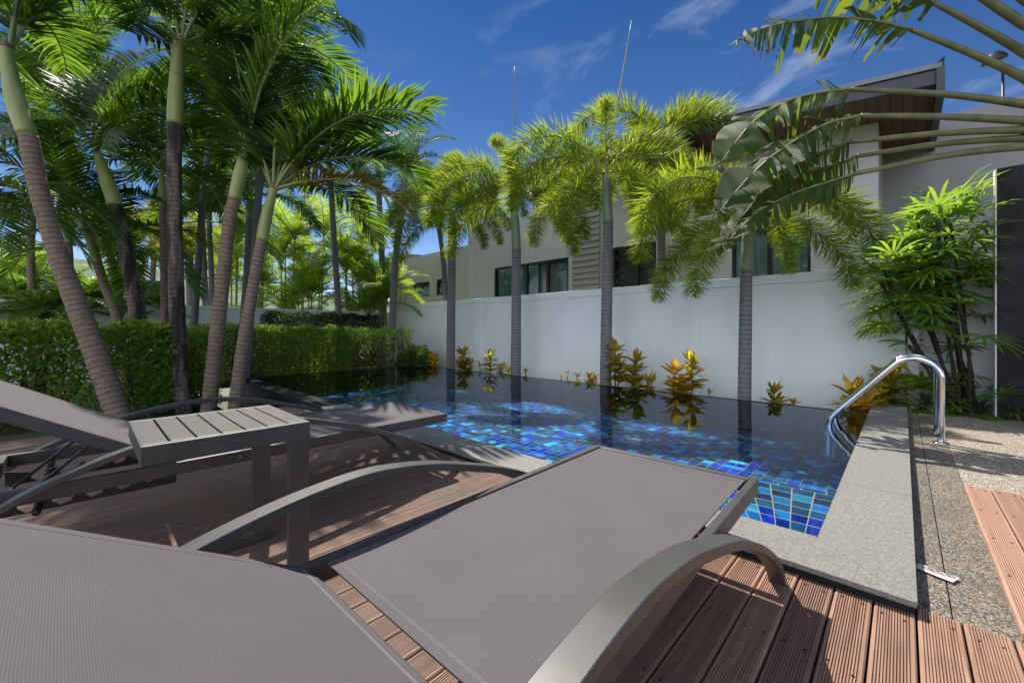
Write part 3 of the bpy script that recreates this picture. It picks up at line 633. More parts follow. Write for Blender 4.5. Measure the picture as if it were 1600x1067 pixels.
# ------------------------------------------------------------------ sun loungers and side table
def make_lounger(label, loc, rz, group):
    o = thing('sun_lounger', label, 'sun lounger', loc, rz, group); ZS = .385; HY = -1.385
    mb = MB()
    for s in (-1, 1): mb.box(s * .335 - .014, s * .335 + .014, -1.98, 0, ZS - .055, ZS)
    mb.box(-.321, .321, -.030, 0, ZS - .055, ZS - .0015); mb.box(-.321, .321, -1.98, -1.95, ZS - .055, ZS - .0015); mb.box(-.321, .321, HY - .02, HY + .012, ZS - .05, ZS - .022)
    mb.build('frame', 'powder_metal', o, bevel=.004)
    def sheet(x0, x1, y0, y1, nx, ny, fz, th=.004):
        m = MB()
        for zz, fl in ((0, 0), (-th, 1)):
            for i in range(nx):
                for j in range(ny):
                    q = [(x0 + (x1 - x0) * a / nx, y0 + (y1 - y0) * b / ny) for a, b in ((i, j), (i + 1, j), (i + 1, j + 1), (i, j + 1))]
                    if fl: q = q[::-1]
                    m.quad(*[(a, b, fz(a, b) + zz) for a, b in q], uv=q)
        for (a, b, c, d) in ((x0, y0, x1, y0), (x1, y0, x1, y1), (x1, y1, x0, y1), (x0, y1, x0, y0)):
            n = 12
            for k in range(n):
                p, q = (a + (c - a) * k / n, b + (d - b) * k / n), (a + (c - a) * (k + 1) / n, b + (d - b) * (k + 1) / n)
                m.quad((*p, fz(*p) - th), (*q, fz(*q) - th), (*q, fz(*q)), (*p, fz(*p)))
        return m
    sag = lambda x, y: ZS - .003 - .006 * (1 - (x / .31) ** 2) * (1 - ((y + .7) / .68) ** 2)
    se = sheet(-.311, .311, HY + .035, -.042, 12, 24, sag).build('seat_sling', 'sling', o, True)
    th = MB()
    for yy in (HY + .055, HY + .059, -.062, -.066):
        th.tube([(-.305 + .61 * k / 20, yy, sag(-.305 + .61 * k / 20, yy) + .0004) for k in range(21)], .0005, 4)
    for xx in (-.295, .295): 
        th.tube([(xx, HY + .05 + (1.29) * k / 20, sag(xx, HY + .05 + 1.29 * k / 20) + .0004) for k in range(21)], .0004, 4)
    th.build('stitching', 'thread', se)
    # raised backrest, hinged
    BR = thing('backrest_pivot', None, None); bpy.data.objects.remove(BR)
    ang = R_(31); M = Matrix.Translation((0, HY - .012, ZS - .012)) @ Matrix.Rotation(-ang, 4, 'X')
    def place(ob): ob.data.transform(M); return ob
    mb = MB()
    for s in (-1, 1): mb.box(s * .322 - .012, s * .322 + .012, -.74, 0, -.04, 0)
    mb.box(-.31, .31, -.74, -.712, -.04, -.001); mb.box(-.31, .31, -.022, 0, -.04, -.012)
    place(mb.build('backrest_frame', 'powder_metal', o, bevel=.004))
    bs = place(sheet(-.338, .338, -.745, .012, 10, 14, lambda x, y: .006 - .010 * (1 - (x / .34) ** 2) * (1 - ((y + .37) / .38) ** 2)).build('backrest_sling', 'sling', o, True))
    for s in (-1, 1): mb = MB(); mb.quad((s * .339, -.745, .004), (s * .339, .012, .004), (s * .339, .012, -.030), (s * .339, -.745, -.030), [(0, 0), (.75, 0), (.75, .03), (0, .03)]); place(mb.build('sling_hem', 'sling', bs))
    th = MB()
    for yy in (-.012, -.008): th.tube([(-.33 + .66 * k / 20, yy, .0064 - .010 * (1 - ((-.33 + .66 * k / 20) / .34) ** 2) * (1 - ((yy + .37) / .38) ** 2)) for k in range(21)], .0008, 4)
    for xx in (-.318, .318): th.tube([(xx, -.74 + .75 * k / 16, .0064 - .010 * (1 - (xx / .34) ** 2) * (1 - ((-.74 + .75 * k / 16 + .37) / .38) ** 2)) for k in range(17)], .0006, 4)
    place(th.build('stitching', 'thread', bs))
    # arched side bars: foot, arm and rear leg in one sweep
    prof = [(.062, 0), (.012, .06), (-.098, .153), (-.322, .283), (-.58, .397), (-.83, .476), (-.985, .513), (-1.15, .533), (-1.30, .525), (-1.45, .502), (-1.62, .458), (-1.80, .385), (-1.94, .30), (-2.08, .19), (-2.20, .07), (-2.245, 0)]
    for s in (-1, 1):
        mb = MB(); pth = smooth_path([(s * .405, y - .03, z) for y, z in prof], 5); mb.bar(pth, .056, .024)
        mb.build('arched_arm', 'powder_metal', o, 'auto', bevel=.003)
    for yy in (-.40, -1.82): mb = MB(); mb.tube([(-.40, yy, ZS - .075), (.40, yy, ZS - .075)], .012, 8); mb.build('cross_rod', 'black_metal', o, True)
    # prop struts and notched racks
    for s in (-1, 1): mb = MB(); a = M @ Vector((s * .20, -.30, -.03)); mb.bar([a, (s * .20, -1.93, .26)], .018, .012); mb.build('prop_strut', 'black_metal', o, bevel=.002)
    mb = MB(); mb.tube([(-.24, -1.93, .26), (.24, -1.93, .26)], .009, 8); mb.build('prop_rod', 'black_metal', o, True)
    for s in (-1, 1):
        pts = [(-1.42, .33), (-1.42, .265)]; y = -1.42; top = [(-1.42, .345)]
        for k in range(5):
            y0 = -1.50 - k * .085; top += [(y0 + .03, .335 - k * .006), (y0 + .012, .30 - k * .006), (y0 - .016, .292 - k * .006), (y0 - .036, .312 - k * .006), (y0 - .040, .338 - k * .006)]
        top += [(-1.95, .33)]; bot = [(-1.95, .268), (-1.42, .268)]
        poly = top + bot; n = len(poly); m = MB(); xa, xb = s * .235 - .003, s * .235 + .003
        m.add([(xa, *p) for p in poly] + [(xb, *p) for p in poly], [tuple(range(n)), tuple(range(2 * n - 1, n - 1, -1))] + [(i, i + n, (i + 1) % n + n, (i + 1) % n) for i in range(n)])
        m.build('notched_rack', 'black_metal', o)
    mb = MB()
    for s in (-1, 1):
        for yy in (-.02, -1.2): mb.tube([(s * .349, yy, ZS - .028), (s * .3525, yy, ZS - .028)], .006, 10)
    mb.build('bolt', 'steel', o)
    return o
LG = 'reclining sun loungers on the wood deck'
make_lounger('nearest grey sling sun lounger, in full sun, filling the foreground', (-.745, 1.765, 0), R_(1.6), LG)
make_lounger('grey sling sun lounger under palm shade beyond the slatted side table', (-2.585, 1.70, 0), R_(-.4), LG)

o = thing('side_table', 'low grey metal C-shaped side table with slotted top between the loungers', 'side table', (-1.86, .345, 0))
mb = MB(); X0, X1, Y0, Y1, ZT = -.245, .245, -.232, .232, .608
n = 7; gp = .006; sw = (Y1 - Y0 - .0 - gp * (n - 1)) / n
for k in range(n): y = Y0 + k * (sw + gp); mb.box(X0 + .022, X1 - .022, y, y + sw, ZT - .012, ZT)
mb.box(X0, X0 + .0215, Y0, Y1, ZT - .012, ZT); mb.box(X1 - .0215, X1, Y0, Y1, ZT - .012, ZT)
mb.build('tabletop', 'powder_metal', o, bevel=.0012)
mb = MB(); mb.box(X0, X1, Y0, Y1, ZT - .05, ZT - .03); mb.build('top_tray', 'black_metal', o)
mb = MB(); a = .06
mb.box(X1 - .003, X1 + .004, Y0 - .004, Y1 + .004, ZT - a, ZT - .0005); mb.box(X0 - .004, X0 + .003, Y0 - .004, Y1 + .004, ZT - a, ZT - .0005)
mb.box(X0 + .003, X1 - .003, Y1 - .002, Y1 + .004, ZT - a, ZT - .0005); mb.box(X0 + .003, X1 - .003, Y0 - .004, Y0 + .002, ZT - a, ZT - .0005); mb.build('apron', 'powder_metal', o, bevel=.001)
for x in (X1 - .024, X0 - .001):
    mb = MB(); mb.box(x, x + .025, Y1 - .068, Y1 + .0035, .031, ZT - a + .001); mb.build('leg', 'powder_metal', o, bevel=.002)
    mb = MB(); mb.box(x, x + .025, Y0, Y1 + .0035, 0, .03); mb.build('foot_runner', 'powder_metal', o, bevel=.002)
mb = MB(); mb.box(X0 + .025, X1 - .025, Y0, Y0 + .06, .002, .028); mb.build('foot_bar', 'powder_metal', o, bevel=.002)

# ------------------------------------------------------------------ pool ladder
L0 = Vector((.21, 5.2, 0)); o = thing('pool_ladder', 'polished stainless steel pool ladder arching over the coping', 'pool ladder', L0)
def rail(y):
    p = [(.02, 0, 0), (.02, 0, .40), (.022, 0, .53)]
    pts = []
    pts += [(.02, y, 0), (.02, y, .30), (.02, y, .50)]
    for k in range(0, 11): a = R_(140) * k / 10; pts.append((.02 - .16 + .16 * math.cos(a), y, .545 + .16 * math.sin(a)))
    pts += [(-.40, y, .484), (-.55, y, .305), (-.655, y, .18), (-.70, y, .12), (-.722, y, .06), (-.728, y, -.02), (-.728, y, -.33)]
    return smooth_path(pts, 5)
for y in (-.225, .225):
    mb = MB(); mb.tube(rail(y), .0255, 16); rr_ = mb.build('rail', 'steel', o, True)
    mb = MB(); mb.tube([(.02, y, 0), (.02, y, .008), (.02, y, .014)], [.055, .052, .03], 24); mb.build('flange', 'steel', rr_, True)
for z in (-.06, -.28):
    mb = MB(); mb.box(-.765, -.685, -.21, .21, z - .012, z + .012); mb.build('tread', 'steel', o, bevel=.004)

# ------------------------------------------------------------------ boundary wall, house, pillar
WY = 7.2
o = thing('boundary_wall', 'white plastered garden wall behind the pool and palms', 'wall', (0, WY, 0))
WT = 1.79
mb = MB(); mb.box(-12.4, .02, 0, .14, GZ - .3, WT - .146); mb.box(-12.4, .02, .02, .13, WT - .146, WT - .14); mb.build('panel', 'plaster_white', o)
mb = MB(); mb.box(-12.4, .02, -.006, .165, WT - .14, WT); mb.build('wall_cap', 'plaster_white', o, bevel=.006)
mb = MB(); mb.box(.02, 4.5, .14, .28, GZ - .3, WT - .06); mb.build('recessed_panel', 'plaster_white', o)
mb = MB(); mb.box(.02, 4.5, .12, .31, WT - .06, WT); mb.build('recessed_cap', 'plaster_white', o, bevel=.006)
for pxa, pxb in ((1418, 1436), (1078, 1096), (872, 886), (742, 752), (655, 663)):
    a, b = px_x(pxa, WY), px_x(pxb, WY); mb = MB(); mb.box(a, b, -.018, -.0, GZ - .3, WT - .005); mb.build('pilaster', 'plaster_white', o, bevel=.004)
o = thing('side_boundary_wall', 'low white plastered wall closing the far left of the garden', 'wall', (-12.4, 0, 0))
mb = MB(); mb.box(-.14, 0, -9, 7.2, GZ - .3, 1.48); mb.build('panel', 'plaster_white', o); mb = MB(); mb.box(-.165, .022, -9, 7.2, 1.48, 1.54); mb.build('wall_cap', 'plaster_white', o, bevel=.006)

HY = 9.2
K = HY / 8.6
def hx(px): return px_x(px, HY)
def hz(px, py): return at_y(px, py, HY).z
house = thing('house', 'beige plastered villa with slanted roof rising behind the white wall', 'house', (0, HY, 0))
def facade(name, x0, x1, z0, z1, y, holes, mat, depth=.16, th=.3):
    mb = MB(); X = sorted({x0, x1, *[h[0] for h in holes], *[h[1] for h in holes]}); Z = sorted({z0, z1, *[h[2] for h in holes], *[h[3] for h in holes]})
    for a, b in zip(X[:-1], X[1:]):
        for c, d in zip(Z[:-1], Z[1:]):
            if any(h[0] <= a and b <= h[1] and h[2] <= c and d <= h[3] for h in holes): continue
            mb.quad((a, y, c), (b, y, c), (b, y, d), (a, y, d))
    for h in holes:
        a, b, c, d = h; e = y + depth
        mb.quad((a, y, c), (a, y, d), (a, e, d), (a, e, c)); mb.quad((b, y, c), (b, e, c), (b, e, d), (b, y, d)); mb.quad((a, y, d), (b, y, d), (b, e, d), (a, e, d)); mb.quad((a, y, c), (a, e, c), (b, e, c), (b, y, c))
    mb.quad((x0, y, z1), (x1, y, z1), (x1, y + th, z1), (x0, y + th, z1)); mb.quad((x1, y, z0), (x1, y + th, z0), (x1, y + th, z1), (x1, y, z1)); mb.quad((x0, y, z0), (x0, y, z1), (x0, y + th, z1), (x0, y + th, z0))
    mb.quad((x0, y + th, z0), (x0, y + th, z1), (x1, y + th, z1), (x1, y + th, z0))
    return mb.build(name, mat, house)
def window(x0, x1, z0, z1, y, mull, inside, label=None):
    fr = MB(); w = .055
    fr.box(x0, x1, y + .03, y + .11, z1 - w, z1); fr.box(x0, x1, y + .03, y + .11, z0, z0 + w); fr.box(x0, x0 + w, y + .03, y + .11, z0 + w, z1 - w); fr.box(x1 - w, x1, y + .03, y + .11, z0 + w, z1 - w)
    for m in mull: fr.box(m - .04, m + .04, y + .028, y + .108, z0 + w, z1 - w)
    f = fr.build('window', 'window_black', house)
    g_ = MB(); g_.quad((x0 + w, y + .07, z0 + w), (x1 - w, y + .07, z0 + w), (x1 - w, y + .07, z1 - w), (x0 + w, y + .07, z1 - w)); g_.build('pane', 'window_glass', f)
    bk = MB(); bk.box(x0, x1, y + .5, y + .55, z0, z1); bk.box(x0 - .01, x0, y + .165, y + .5, z0, z1); bk.box(x1, x1 + .01, y + .165, y + .5, z0, z1); bk.box(x0, x1, y + .165, y + .5, z1, z1 + .01); bk.box(x0, x1, y + .165, y + .5, z0 - .01, z0); bk.build('dark_room', 'dark_void', f)
    if inside == 'blind':
        b = MB(); z = z0 + .08
        while z < z1 - .1:
            b.quad((x0 + .06, y + .15, z), (x1 - .06, y + .15, z), (x1 - .06, y + .19, z + .028), (x0 + .06, y + .19, z + .028)); z += .05
        b.build('blind', 'blind_slat', f)
    elif inside:
        for k, (a, b_, mt) in enumerate(inside):
            c = MB(); n = max(8, int((b_ - a) * 40))
            for i in range(n):
                xa, xb = a + (b_ - a) * i / n, a + (b_ - a) * (i + 1) / n; ya, yb = [y + .17 + .035 * math.sin(q * 38 + math.sin(q * 9) * 2) for q in (xa, xb)]
                c.quad((xa, ya, z0), (xb, yb, z0), (xb, yb, z1), (xa, ya, z1))
            c.build('curtain', mt, f, True)
    return f
ZB = -.2
wt = 2.98
# lower wing at the far left, then main body stepping towards the right
xA0, xA1 = hx(633), hx(733); zA = hz(700, 390)
xB1 = hx(897); zB = hz(733, 355); xC0 = hx(936); xC1 = hx(1052); xD1 = hx(1372)
w1 = (hx(645), hx(671), hz(660, 464), hz(660, 441)); w1b = (hx(682), hx(696), hz(690, 461), hz(690, 436))
facade('wing_wall', xA0, xA1, ZB, zA, 0, [w1, w1b], 'plaster_sand')
window(*w1, 0, [], None); window(*w1b, 0, [], None)
mb = MB(); c0 = hx(618); mb.tube([(c0, .9, ZB), (c0, .9, hz(618, 398))], .75, 28); mb.build('rounded_bay', 'plaster_grey', house, 'auto')
mb = MB(); mb.tube([(xA0 - .06, -.05, ZB), (xA0 - .06, -.05, zA - .05)], .035, 8); mb.build('drainpipe', 'pvc_white', house, True)
w2 = (hx(774), hx(890), 1.55, hz(890, 402))
facade('main_wall', xA1, xB1, ZB, zB, -.05, [w2], 'plaster_beige')
ww = w2[1] - w2[0]
window(*w2, -.05, [(w2[0], w2[0] + ww * .42, 'curtain_teal'), (w2[0] + ww * .60, w2[0] + ww * .80, 'curtain_teal')], None) if False else window(w2[0], w2[1], w2[2], w2[3], -.05, [w2[0] + ww * .46, w2[0] + ww * .74], [(w2[0], w2[0] + ww * .58, 'curtain_teal'), (w2[0] + ww * .82, w2[1], 'curtain_teal')])
# siding column with two vents
mb = MB(); mb.box(xB1, xC0, -.02, .4, ZB, hz(915, 300))
mb.build('siding_core', 'siding_paint', house)
mb = MB(); z = 1.2; zt = hz(915, 318)
while z < zt:
    mb.add([(xB1 - .04, -.075, z), (xC0 + .04, -.075, z), (xC0 + .04, -.03, z + .155), (xB1 - .04, -.03, z + .155), (xB1 - .04, -.02, z), (xC0 + .04, -.02, z), (xC0 + .04, -.021, z + .155), (xB1 - .04, -.021, z + .155)],
           [(0, 1, 2, 3), (0, 4, 5, 1), (3, 2, 6, 7), (1, 5, 6, 2), (0, 3, 7, 4)]); z += .16
mb.build('siding_board', 'siding_paint', house)
for px in (900, 911):
    a, b = hx(px - 4.5), hx(px + 4.5); z1 = hz(px, 338); z0 = hz(px, 351); v = MB(); v.box(a, b, -.13, -.077, z0, z1); f = v.build('vent', 'vent_cream', house, bevel=.01)
    v = MB()
    for k in range(4): v.box(a + .03, b - .03, -.138, -.131, z0 + .04 + k * .04, z0 + .052 + k * .04)
    v.build('vent_slat', 'plaster_grey', f)
w3 = (hx(957), hx(1037), 1.55, hz(1037, 375)); zC = hz(957, 293)
w4 = (hx(1142), hx(1266), 1.55, hz(1265, 344))
facade('upper_wall', xC0, xC1, ZB, zC, 0, [w3], 'plaster_beige'); window(*w3, 0, [(w3[0] + w3[1]) / 2 - .02], 'blind')
facade('gable_wall', xC1, xD1, ZB, zC + .35, .06, [w4], 'plaster_beige'); w = w4[1] - w4[0]
window(*w4, .06, [w4[0] + w * .5], [(w4[0], w4[0] + w * .86, 'curtain_pale')])
mb = MB(); q = hx(1050); mb.tube([(q, -.05, 1), (q, -.05, hz(1050, 318))], .03, 8); mb.tube(smooth_path([(q + .12, -.07, 1), (q + .12, -.07, hz(1050, 410)), (q + .12, -.03, hz(1050, 403))], 4), .06, 10); mb.build('drainpipe', 'pvc_white', house, True)
# recessed right wing in shade
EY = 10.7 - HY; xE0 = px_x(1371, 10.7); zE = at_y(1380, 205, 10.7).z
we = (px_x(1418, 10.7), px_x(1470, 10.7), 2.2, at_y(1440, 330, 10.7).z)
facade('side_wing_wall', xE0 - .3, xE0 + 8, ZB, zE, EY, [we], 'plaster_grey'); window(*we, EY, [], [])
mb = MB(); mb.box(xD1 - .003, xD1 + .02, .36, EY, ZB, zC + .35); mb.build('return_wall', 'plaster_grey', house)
# slanted roof: overhanging slab with wood soffit and dark fascia
RY = 8.15 - HY
pa, pb = at_y(1048, 214, 8.15), at_y(1453, 101, 8.15); pe = at_y(1472, 95, 8.15)
xl, zl = hx(735), None
sl = (pb.z - at_y(1197, 161, 8.15).z) / (pb.x - at_y(1197, 161, 8.15).x)
def zr(x): return pb.z + sl * (x - pb.x)
xr = pe.x; xL = -4.9; yb = 10.75 - HY
mb = MB(); zl_, zr_ = zr(xL), zr(xr)
mb.add([(xL, RY, zl_), (xr, RY, zr_), (xr, yb + 3, zr_ + .3), (xL, yb + 3, zl_ + .3), (xL, RY, zl_ - .07), (xr, RY, zr_ - .07), (xr, yb + 3, zr_ + .23), (xL, yb + 3, zl_ + .23)], [(0, 1, 2, 3), (7, 6, 5, 4), (0, 4, 5, 1), (1, 5, 6, 2), (2, 6, 7, 3), (3, 7, 4, 0)])
mb.build('roof', 'roof_edge', house)
mb = MB(); y2 = RY + .03
mb.add([(xL, y2, zl_ - .075), (xr - .06, y2, zr_ - .075), (xr - .06, y2, zr_ - .27), (xL, y2, zl_ - .27), (xL, y2 + .1, zl_ - .075), (xr - .06, y2 + .1, zr_ - .075), (xr - .06, y2 + .1, zr_ - .27), (xL, y2 + .1, zl_ - .27)], [(0, 1, 2, 3), (4, 7, 6, 5), (3, 2, 6, 7), (1, 5, 6, 2), (0, 3, 7, 4)])
# end fascia, tall metal cheek along the right edge
mb.box(xr - .055, xr + .03, RY - .02, yb, zr_ - .42, zr_ - .072); mb.build('fascia', 'roof_metal', house)
mb = MB(); mb.quad((xL, y2 + .1, zl_ - .2), (xr - .06, y2 + .1, zr_ - .2), (xr - .06, yb, zr_ - .36), (xL, yb, zl_ - .36)); mb.build('soffit', 'soffit_wood', house)
mb = MB(); mb.add([(xr - .05, RY - .02, zr_ + .001), (xr + .03, RY - .02, zr_ + .06), (xr + .03, yb, zr_ + .06), (xr - .05, yb, zr_ + .001)], [(0, 1, 2, 3)]); mb.build('roof_flashing', 'roof_metal', house)
# small roof over the middle block
mb = MB(); mb.box(hx(940), hx(1100), -.95, .5, zC + .02, zC + .10); mb.build('canopy_soffit', 'soffit_wood', house); mb = MB(); mb.box(hx(940) - .02, hx(1100) + .02, -1.0, .5, zC + .101, zC + .26); mb.build('canopy_roof', 'roof_metal', house)

pl = at_z(1555, 653, 0)
o = thing('stone_pillar', 'tall dark weathered pillar at the right edge of the picture', 'pillar', (pl.x, pl.y, 0)); pt = at_depth(1555, 264, (pl - Vector((0, 0, EYE))).dot(CD)).z
mb = MB(); mb.box(.012, .9, 0, .15, -.1, pt); mb.build('shaft', 'pillar_plaster', o, bevel=.008); mb = MB(); mb.box(0, .0115, .004, .146, -.1, pt - .004); mb.build('painted_lit_side', 'plaster_white', o)  # thin white face puts sunlight on the dark pillar's side into the colour

lm = at_depth(1567, 100, 8.6); o = thing('garden_lamp', 'black dome lamp on a thin pole above the grey wall', 'lamp', (lm.x, lm.y, GZ))
mb = MB(); mb.tube([(0, 0, 0), (0, 0, lm.z - GZ)], .022, 8); mb.build('pole', 'lamp_black', o, True)
mb = MB(); c = Vector((-.12, -.03, lm.z - GZ + .10)); u = Vector(CR) ; n = 20
prof = [(a_ * .52, b_ * .8) for a_, b_ in [(.02, .24), (.10, .225), (.20, .15), (.29, .04), (.31, -.02), (.27, -.035), (.02, -.03)]]
vs = []; fs = []
for a_, b_ in prof:
    for k in range(n):
        q = 2 * math.pi * k / n; vs.append(c + Vector((math.cos(q) * a_ * 1.25, math.sin(q) * a_, b_ + .28 * math.cos(q - YAW) * a_ * .9)))
for i in range(len(prof) - 1):
    for k in range(n): fs.append((i * n + k, i * n + (k + 1) % n, (i + 1) * n + (k + 1) % n, (i + 1) * n + k))
fs.append(tuple(range(n - 1, -1, -1))); fs.append(tuple(range((len(prof) - 1) * n, len(prof) * n)))
mb.add(vs, fs); mb.build('lamp_shade', 'lamp_black', o, True)

# slate garden wall at the far left
o = thing('slate_wall', 'dark stacked slate wall half hidden behind ferns and leaning palms', 'wall', (0, 0, 0)); a, b = at_depth(30, 516, 10.5), at_depth(268, 516, 11.6)
dv = (b - a); L = dv.xy.length; o.location = (a.x, a.y, GZ); o.rotation_euler = (0, 0, math.atan2(dv.y, dv.x))
mb = MB(); mb.box(0, L, 0, .4, -.2, 2.28 - GZ); mb.build('stonework', 'slate', o); mb = MB(); mb.box(-.03, L + .03, -.03, .43, 2.281 - GZ, 2.34 - GZ); mb.build('capstone', 'slate', o)

# forested hill
n = 120; V = []; F = []
for j in range(30):
    for i in range(n):
        az = R_(90 + 43.8 + 75 - i * 110 / (n - 1)); rr = 240 + j * 26; t_ = j / 29
        hgt = (78 * math.exp(-((i - 26) / 26) ** 2) + 30 * math.exp(-((i - 70) / 30) ** 2) + 14) * math.sin(min(1, t_ * 1.15) * math.pi / 2) + 3.5 * math.sin(i * 1.7 + j) + 2.5 * math.sin(i * .6 - j * 1.9)
        V.append((rr * math.cos(az), rr * math.sin(az), GZ - 3 + (hgt if j else 0)))
for j in range(29):
    for i in range(n - 1): F.append((j * n + i, (j + 1) * n + i, (j + 1) * n + i + 1, j * n + i + 1))
mb = MB(); mb.add(V, F); structure(mb.build('hill', 'hill_wood', None, True))

# ------------------------------------------------------------------ vegetation: palms on the left
def line(pts, d):
    """pixels of a trunk from foot to top, at a depth (or one depth per point)"""
    ds = d if hasattr(d, '__len__') else [d] * len(pts)
    return [at_depth(x, y, q) for (x, y), q in zip(pts, ds)]
def feet(pts, z=GZ):
    p = pts[0]; q = pts[1]
    if p.z > z + .02:
        t = (p.z - z) / max(.05, (q.z - p.z)); t = min(t, 1.2); pts = [Vector((p.x + (p.x - q.x) * t, p.y + (p.y - q.y) * t, z))] + pts
    return pts
GL = 'manila palms leaning over the hedge on the left'
def pw(px, d, x=800): return px * d / 637 / 2 / math.sqrt(1 + ((x - 800) / 637) ** 2)
def manila(label, tr, sh, d, w, fr, bark='bark_brown', group=GL, **k):
    T = feet(line(tr, d)); Sh = line(sh, d[-1] if hasattr(d, '__len__') else d); dd = d[0] if hasattr(d, '__len__') else d; xx = tr[-1][0]
    T[-1] = T[-1].copy(); Sh[0] = T[-1]
    return palm('manila_palm', label, 'palm tree', T, [pw(w[0], dd, xx) * 1.05, pw(w[0], dd, xx), pw(w[1], dd, xx), pw(w[1], dd, xx) * .97], Sh, [pw(w[1], dd, xx) * 1.02, pw(w[1], dd, xx) * 1.05, pw(w[2], dd, xx), pw(w[2], dd, xx) * .95], fr, bark, group=group, **k)

manila('thick manila palm leaning left, its ringed brown trunk nearest the hedge front', [(182, 640), (145, 540), (95, 410), (62, 300), (44, 212)], [(44, 212), (25, 160), (12, 92), (10, 72)], 4.4, (46, 37, 24),
       pick(MANILA, [(60, 1, .95, 0), (120, 2, 1.0, 0), (180, 3, 1.0, 0), (35, 0, 1, 0), (95, 1, .95, 0), (10, 0, 1, 0), (215, 2, .9, 0)]))
manila('manila palm with a mossy dark lower trunk and long pale green crownshaft', [(215, 492), (205, 430), (190, 360), (180, 322)], [(180, 322), (170, 290), (152, 240), (146, 222)], 6.3, (29, 26, 14),
       pick(MANILA, [(85, 0, 1.0, 0), (125, 2, 1.0, 6), (160, 3, 1.0, 0), (200, 5, .95, 0), (40, 1, .95, 0), (5, 3, .95, 0), (210, 7, .8, 0), (140, 1, .9, 0), (100, 4, .9, 0)]), 'bark_stained')
manila('slim manila palm with a bent jade crownshaft left of the mossy trunk', [(182, 495), (165, 450), (152, 411)], [(152, 411), (143, 380), (128, 350), (124, 340)], 6.9, (19, 17, 12),
       crown(MANILA, 9, 41, 1, 7, .78))
manila('short manila palm whose grey crownshaft ends just above the hedge', [(187, 494), (182, 465), (178, 440)], [(178, 440), (176, 415), (170, 395), (168, 388)], 7.4, (15, 15, 12),
       crown(MANILA, 9, 47, 1, 7, .72))
manila('tall straight manila palm with a black stained trunk, tallest by the deck', [(286, 645), (279, 540), (274, 400), (272, 280), (273, 195)], [(273, 195), (275, 150), (278, 90), (281, 62)], 5.3, (28, 26, 21),
       pick(MANILA, [(95, 0, 1.0, 0), (40, 1, 1, 0), (10, 1, 1.05, -5), (180, 2, 1.0, 5), (145, 1, 1, 0), (75, 3, 1, 0), (120, 3, .9, 0), (50, 3, .9, 0)]), 'bark_stained')
manila('thin pale manila palm standing close behind the black stained trunk', [(258, 494), (256, 400), (254, 325)], [(254, 325), (253, 290), (252, 258)], 7.2, (14, 13, 9),
       crown(MANILA, 9, 53, 1, 7, .85))
manila('manila palm leaning right with its trunk foot behind the far lounger', [(325, 648), (335, 560), (347, 450), (358, 350), (366, 312)], [(366, 312), (374, 275), (383, 235), (385, 226)], 5.4, (25, 21, 15),
       pick(MANILA, [(100, 0, 1.0, 0), (150, 0, 1, 0), (175, 1, 1.0, 0), (20, 0, 1, 0), (60, 2, 1, 0), (130, 2, .95, 0), (110, 3, .9, 0)]))
manila('rightmost leaning manila palm with a reddish trunk and wide arching crown', [(369, 626), (380, 540), (397, 440), (409, 376)], [(409, 376), (415, 345), (425, 305), (427, 292)], 5.4, (23, 19, 14),
       pick(MANILA, [(115, 0, 1.12, 0), (50, 1, 1.12, 6), (15, 7, 1.1, 0), (345, 2, 1.05, -10), (25, 3, 1.0, 0), (150, 7, 1.0, 0), (165, 1, 1.0, 0), (90, 1, 1.05, 0), (60, 4, .85, 0), (135, 2, .95, 0)]) + [(caz(5), OLD, .95, 0)])

manila('palm standing just outside the left edge whose dark fronds hang into the picture', [(-70, 640), (-75, 500), (-72, 330)], [(-72, 330), (-72, 310), (-70, 285)], 4.9, (44, 40, 26),
       pick(MANILA, [(0, 5, .62, 0), (22, 5, .68, 0), (345, 6, .6, 0), (60, 4, .7, 0), (100, 1, .9, 0), (40, 6, .62, 0)]))
# palms further back on the left: crowns that close the canopy
GB = 'palms further back beyond the hedges'
def back(label, tr, sh_top, d, w, fam, n, seed, sc, bark='bark_grey', shaft='crownshaft_grey', name='background_palm', lo=0, group=GB, spear=None, hi=None):
    T = feet(line(tr, d)); top = at_depth(*sh_top, d)
    return palm(name, label, 'palm tree', T, [pw(w, d, tr[0][0]) * q for q in (1.15, 1, .9)], [T[-1], T[-1].lerp(top, .5), top], [pw(w, d, tr[0][0]) * q for q in (1, 1, .75)], crown(fam, n, seed, lo, hi, sc), bark, shaft, group=group, husk=False, spear=spear, n=9)
back('tall background palm crown filling the top left corner', [(52, 490), (48, 380), (60, 240)], (66, 165), 7.9, 15, MANILA, 10, 61, .9, 'bark_brown', 'crownshaft_green', lo=0, hi=6)
back('background palm rising behind the gap between the two thick left trunks', [(112, 480), (106, 330), (112, 180)], (118, 120), 9.2, 14, MANILA, 10, 62, 1.0, 'bark_brown', 'crownshaft_green', hi=6)
back('background palm with its crown just right of the tall black stained trunk', [(305, 480), (318, 300), (330, 200)], (335, 150), 9.4, 12, MANILA, 10, 63, 1.0, 'bark_grey', 'crownshaft_green', hi=6)
back('background palm crowned high above the rightmost leaning trunk', [(392, 480), (408, 250), (420, 130)], (424, 75), 7.9, 13, MANILA, 11, 64, 1.1, 'bark_grey', 'crownshaft_green', hi=6)
back('grey slender palm seen between the two right leaning trunks', [(381, 494), (386, 420), (389, 342)], (391, 305), 9.5, 12, DARK, 10, 66, .85)
back('pale slim palm left of the pair in the middle hedge gap', [(322, 492), (319, 430), (317, 378)], (316, 345), 10.5, 11, MANILA, 9, 67, .9)
back('second pale slim palm of the pair in the middle hedge gap', [(331, 492), (330, 420), (327, 360)], (327, 325), 10.9, 10, MANILA, 9, 68, .9)
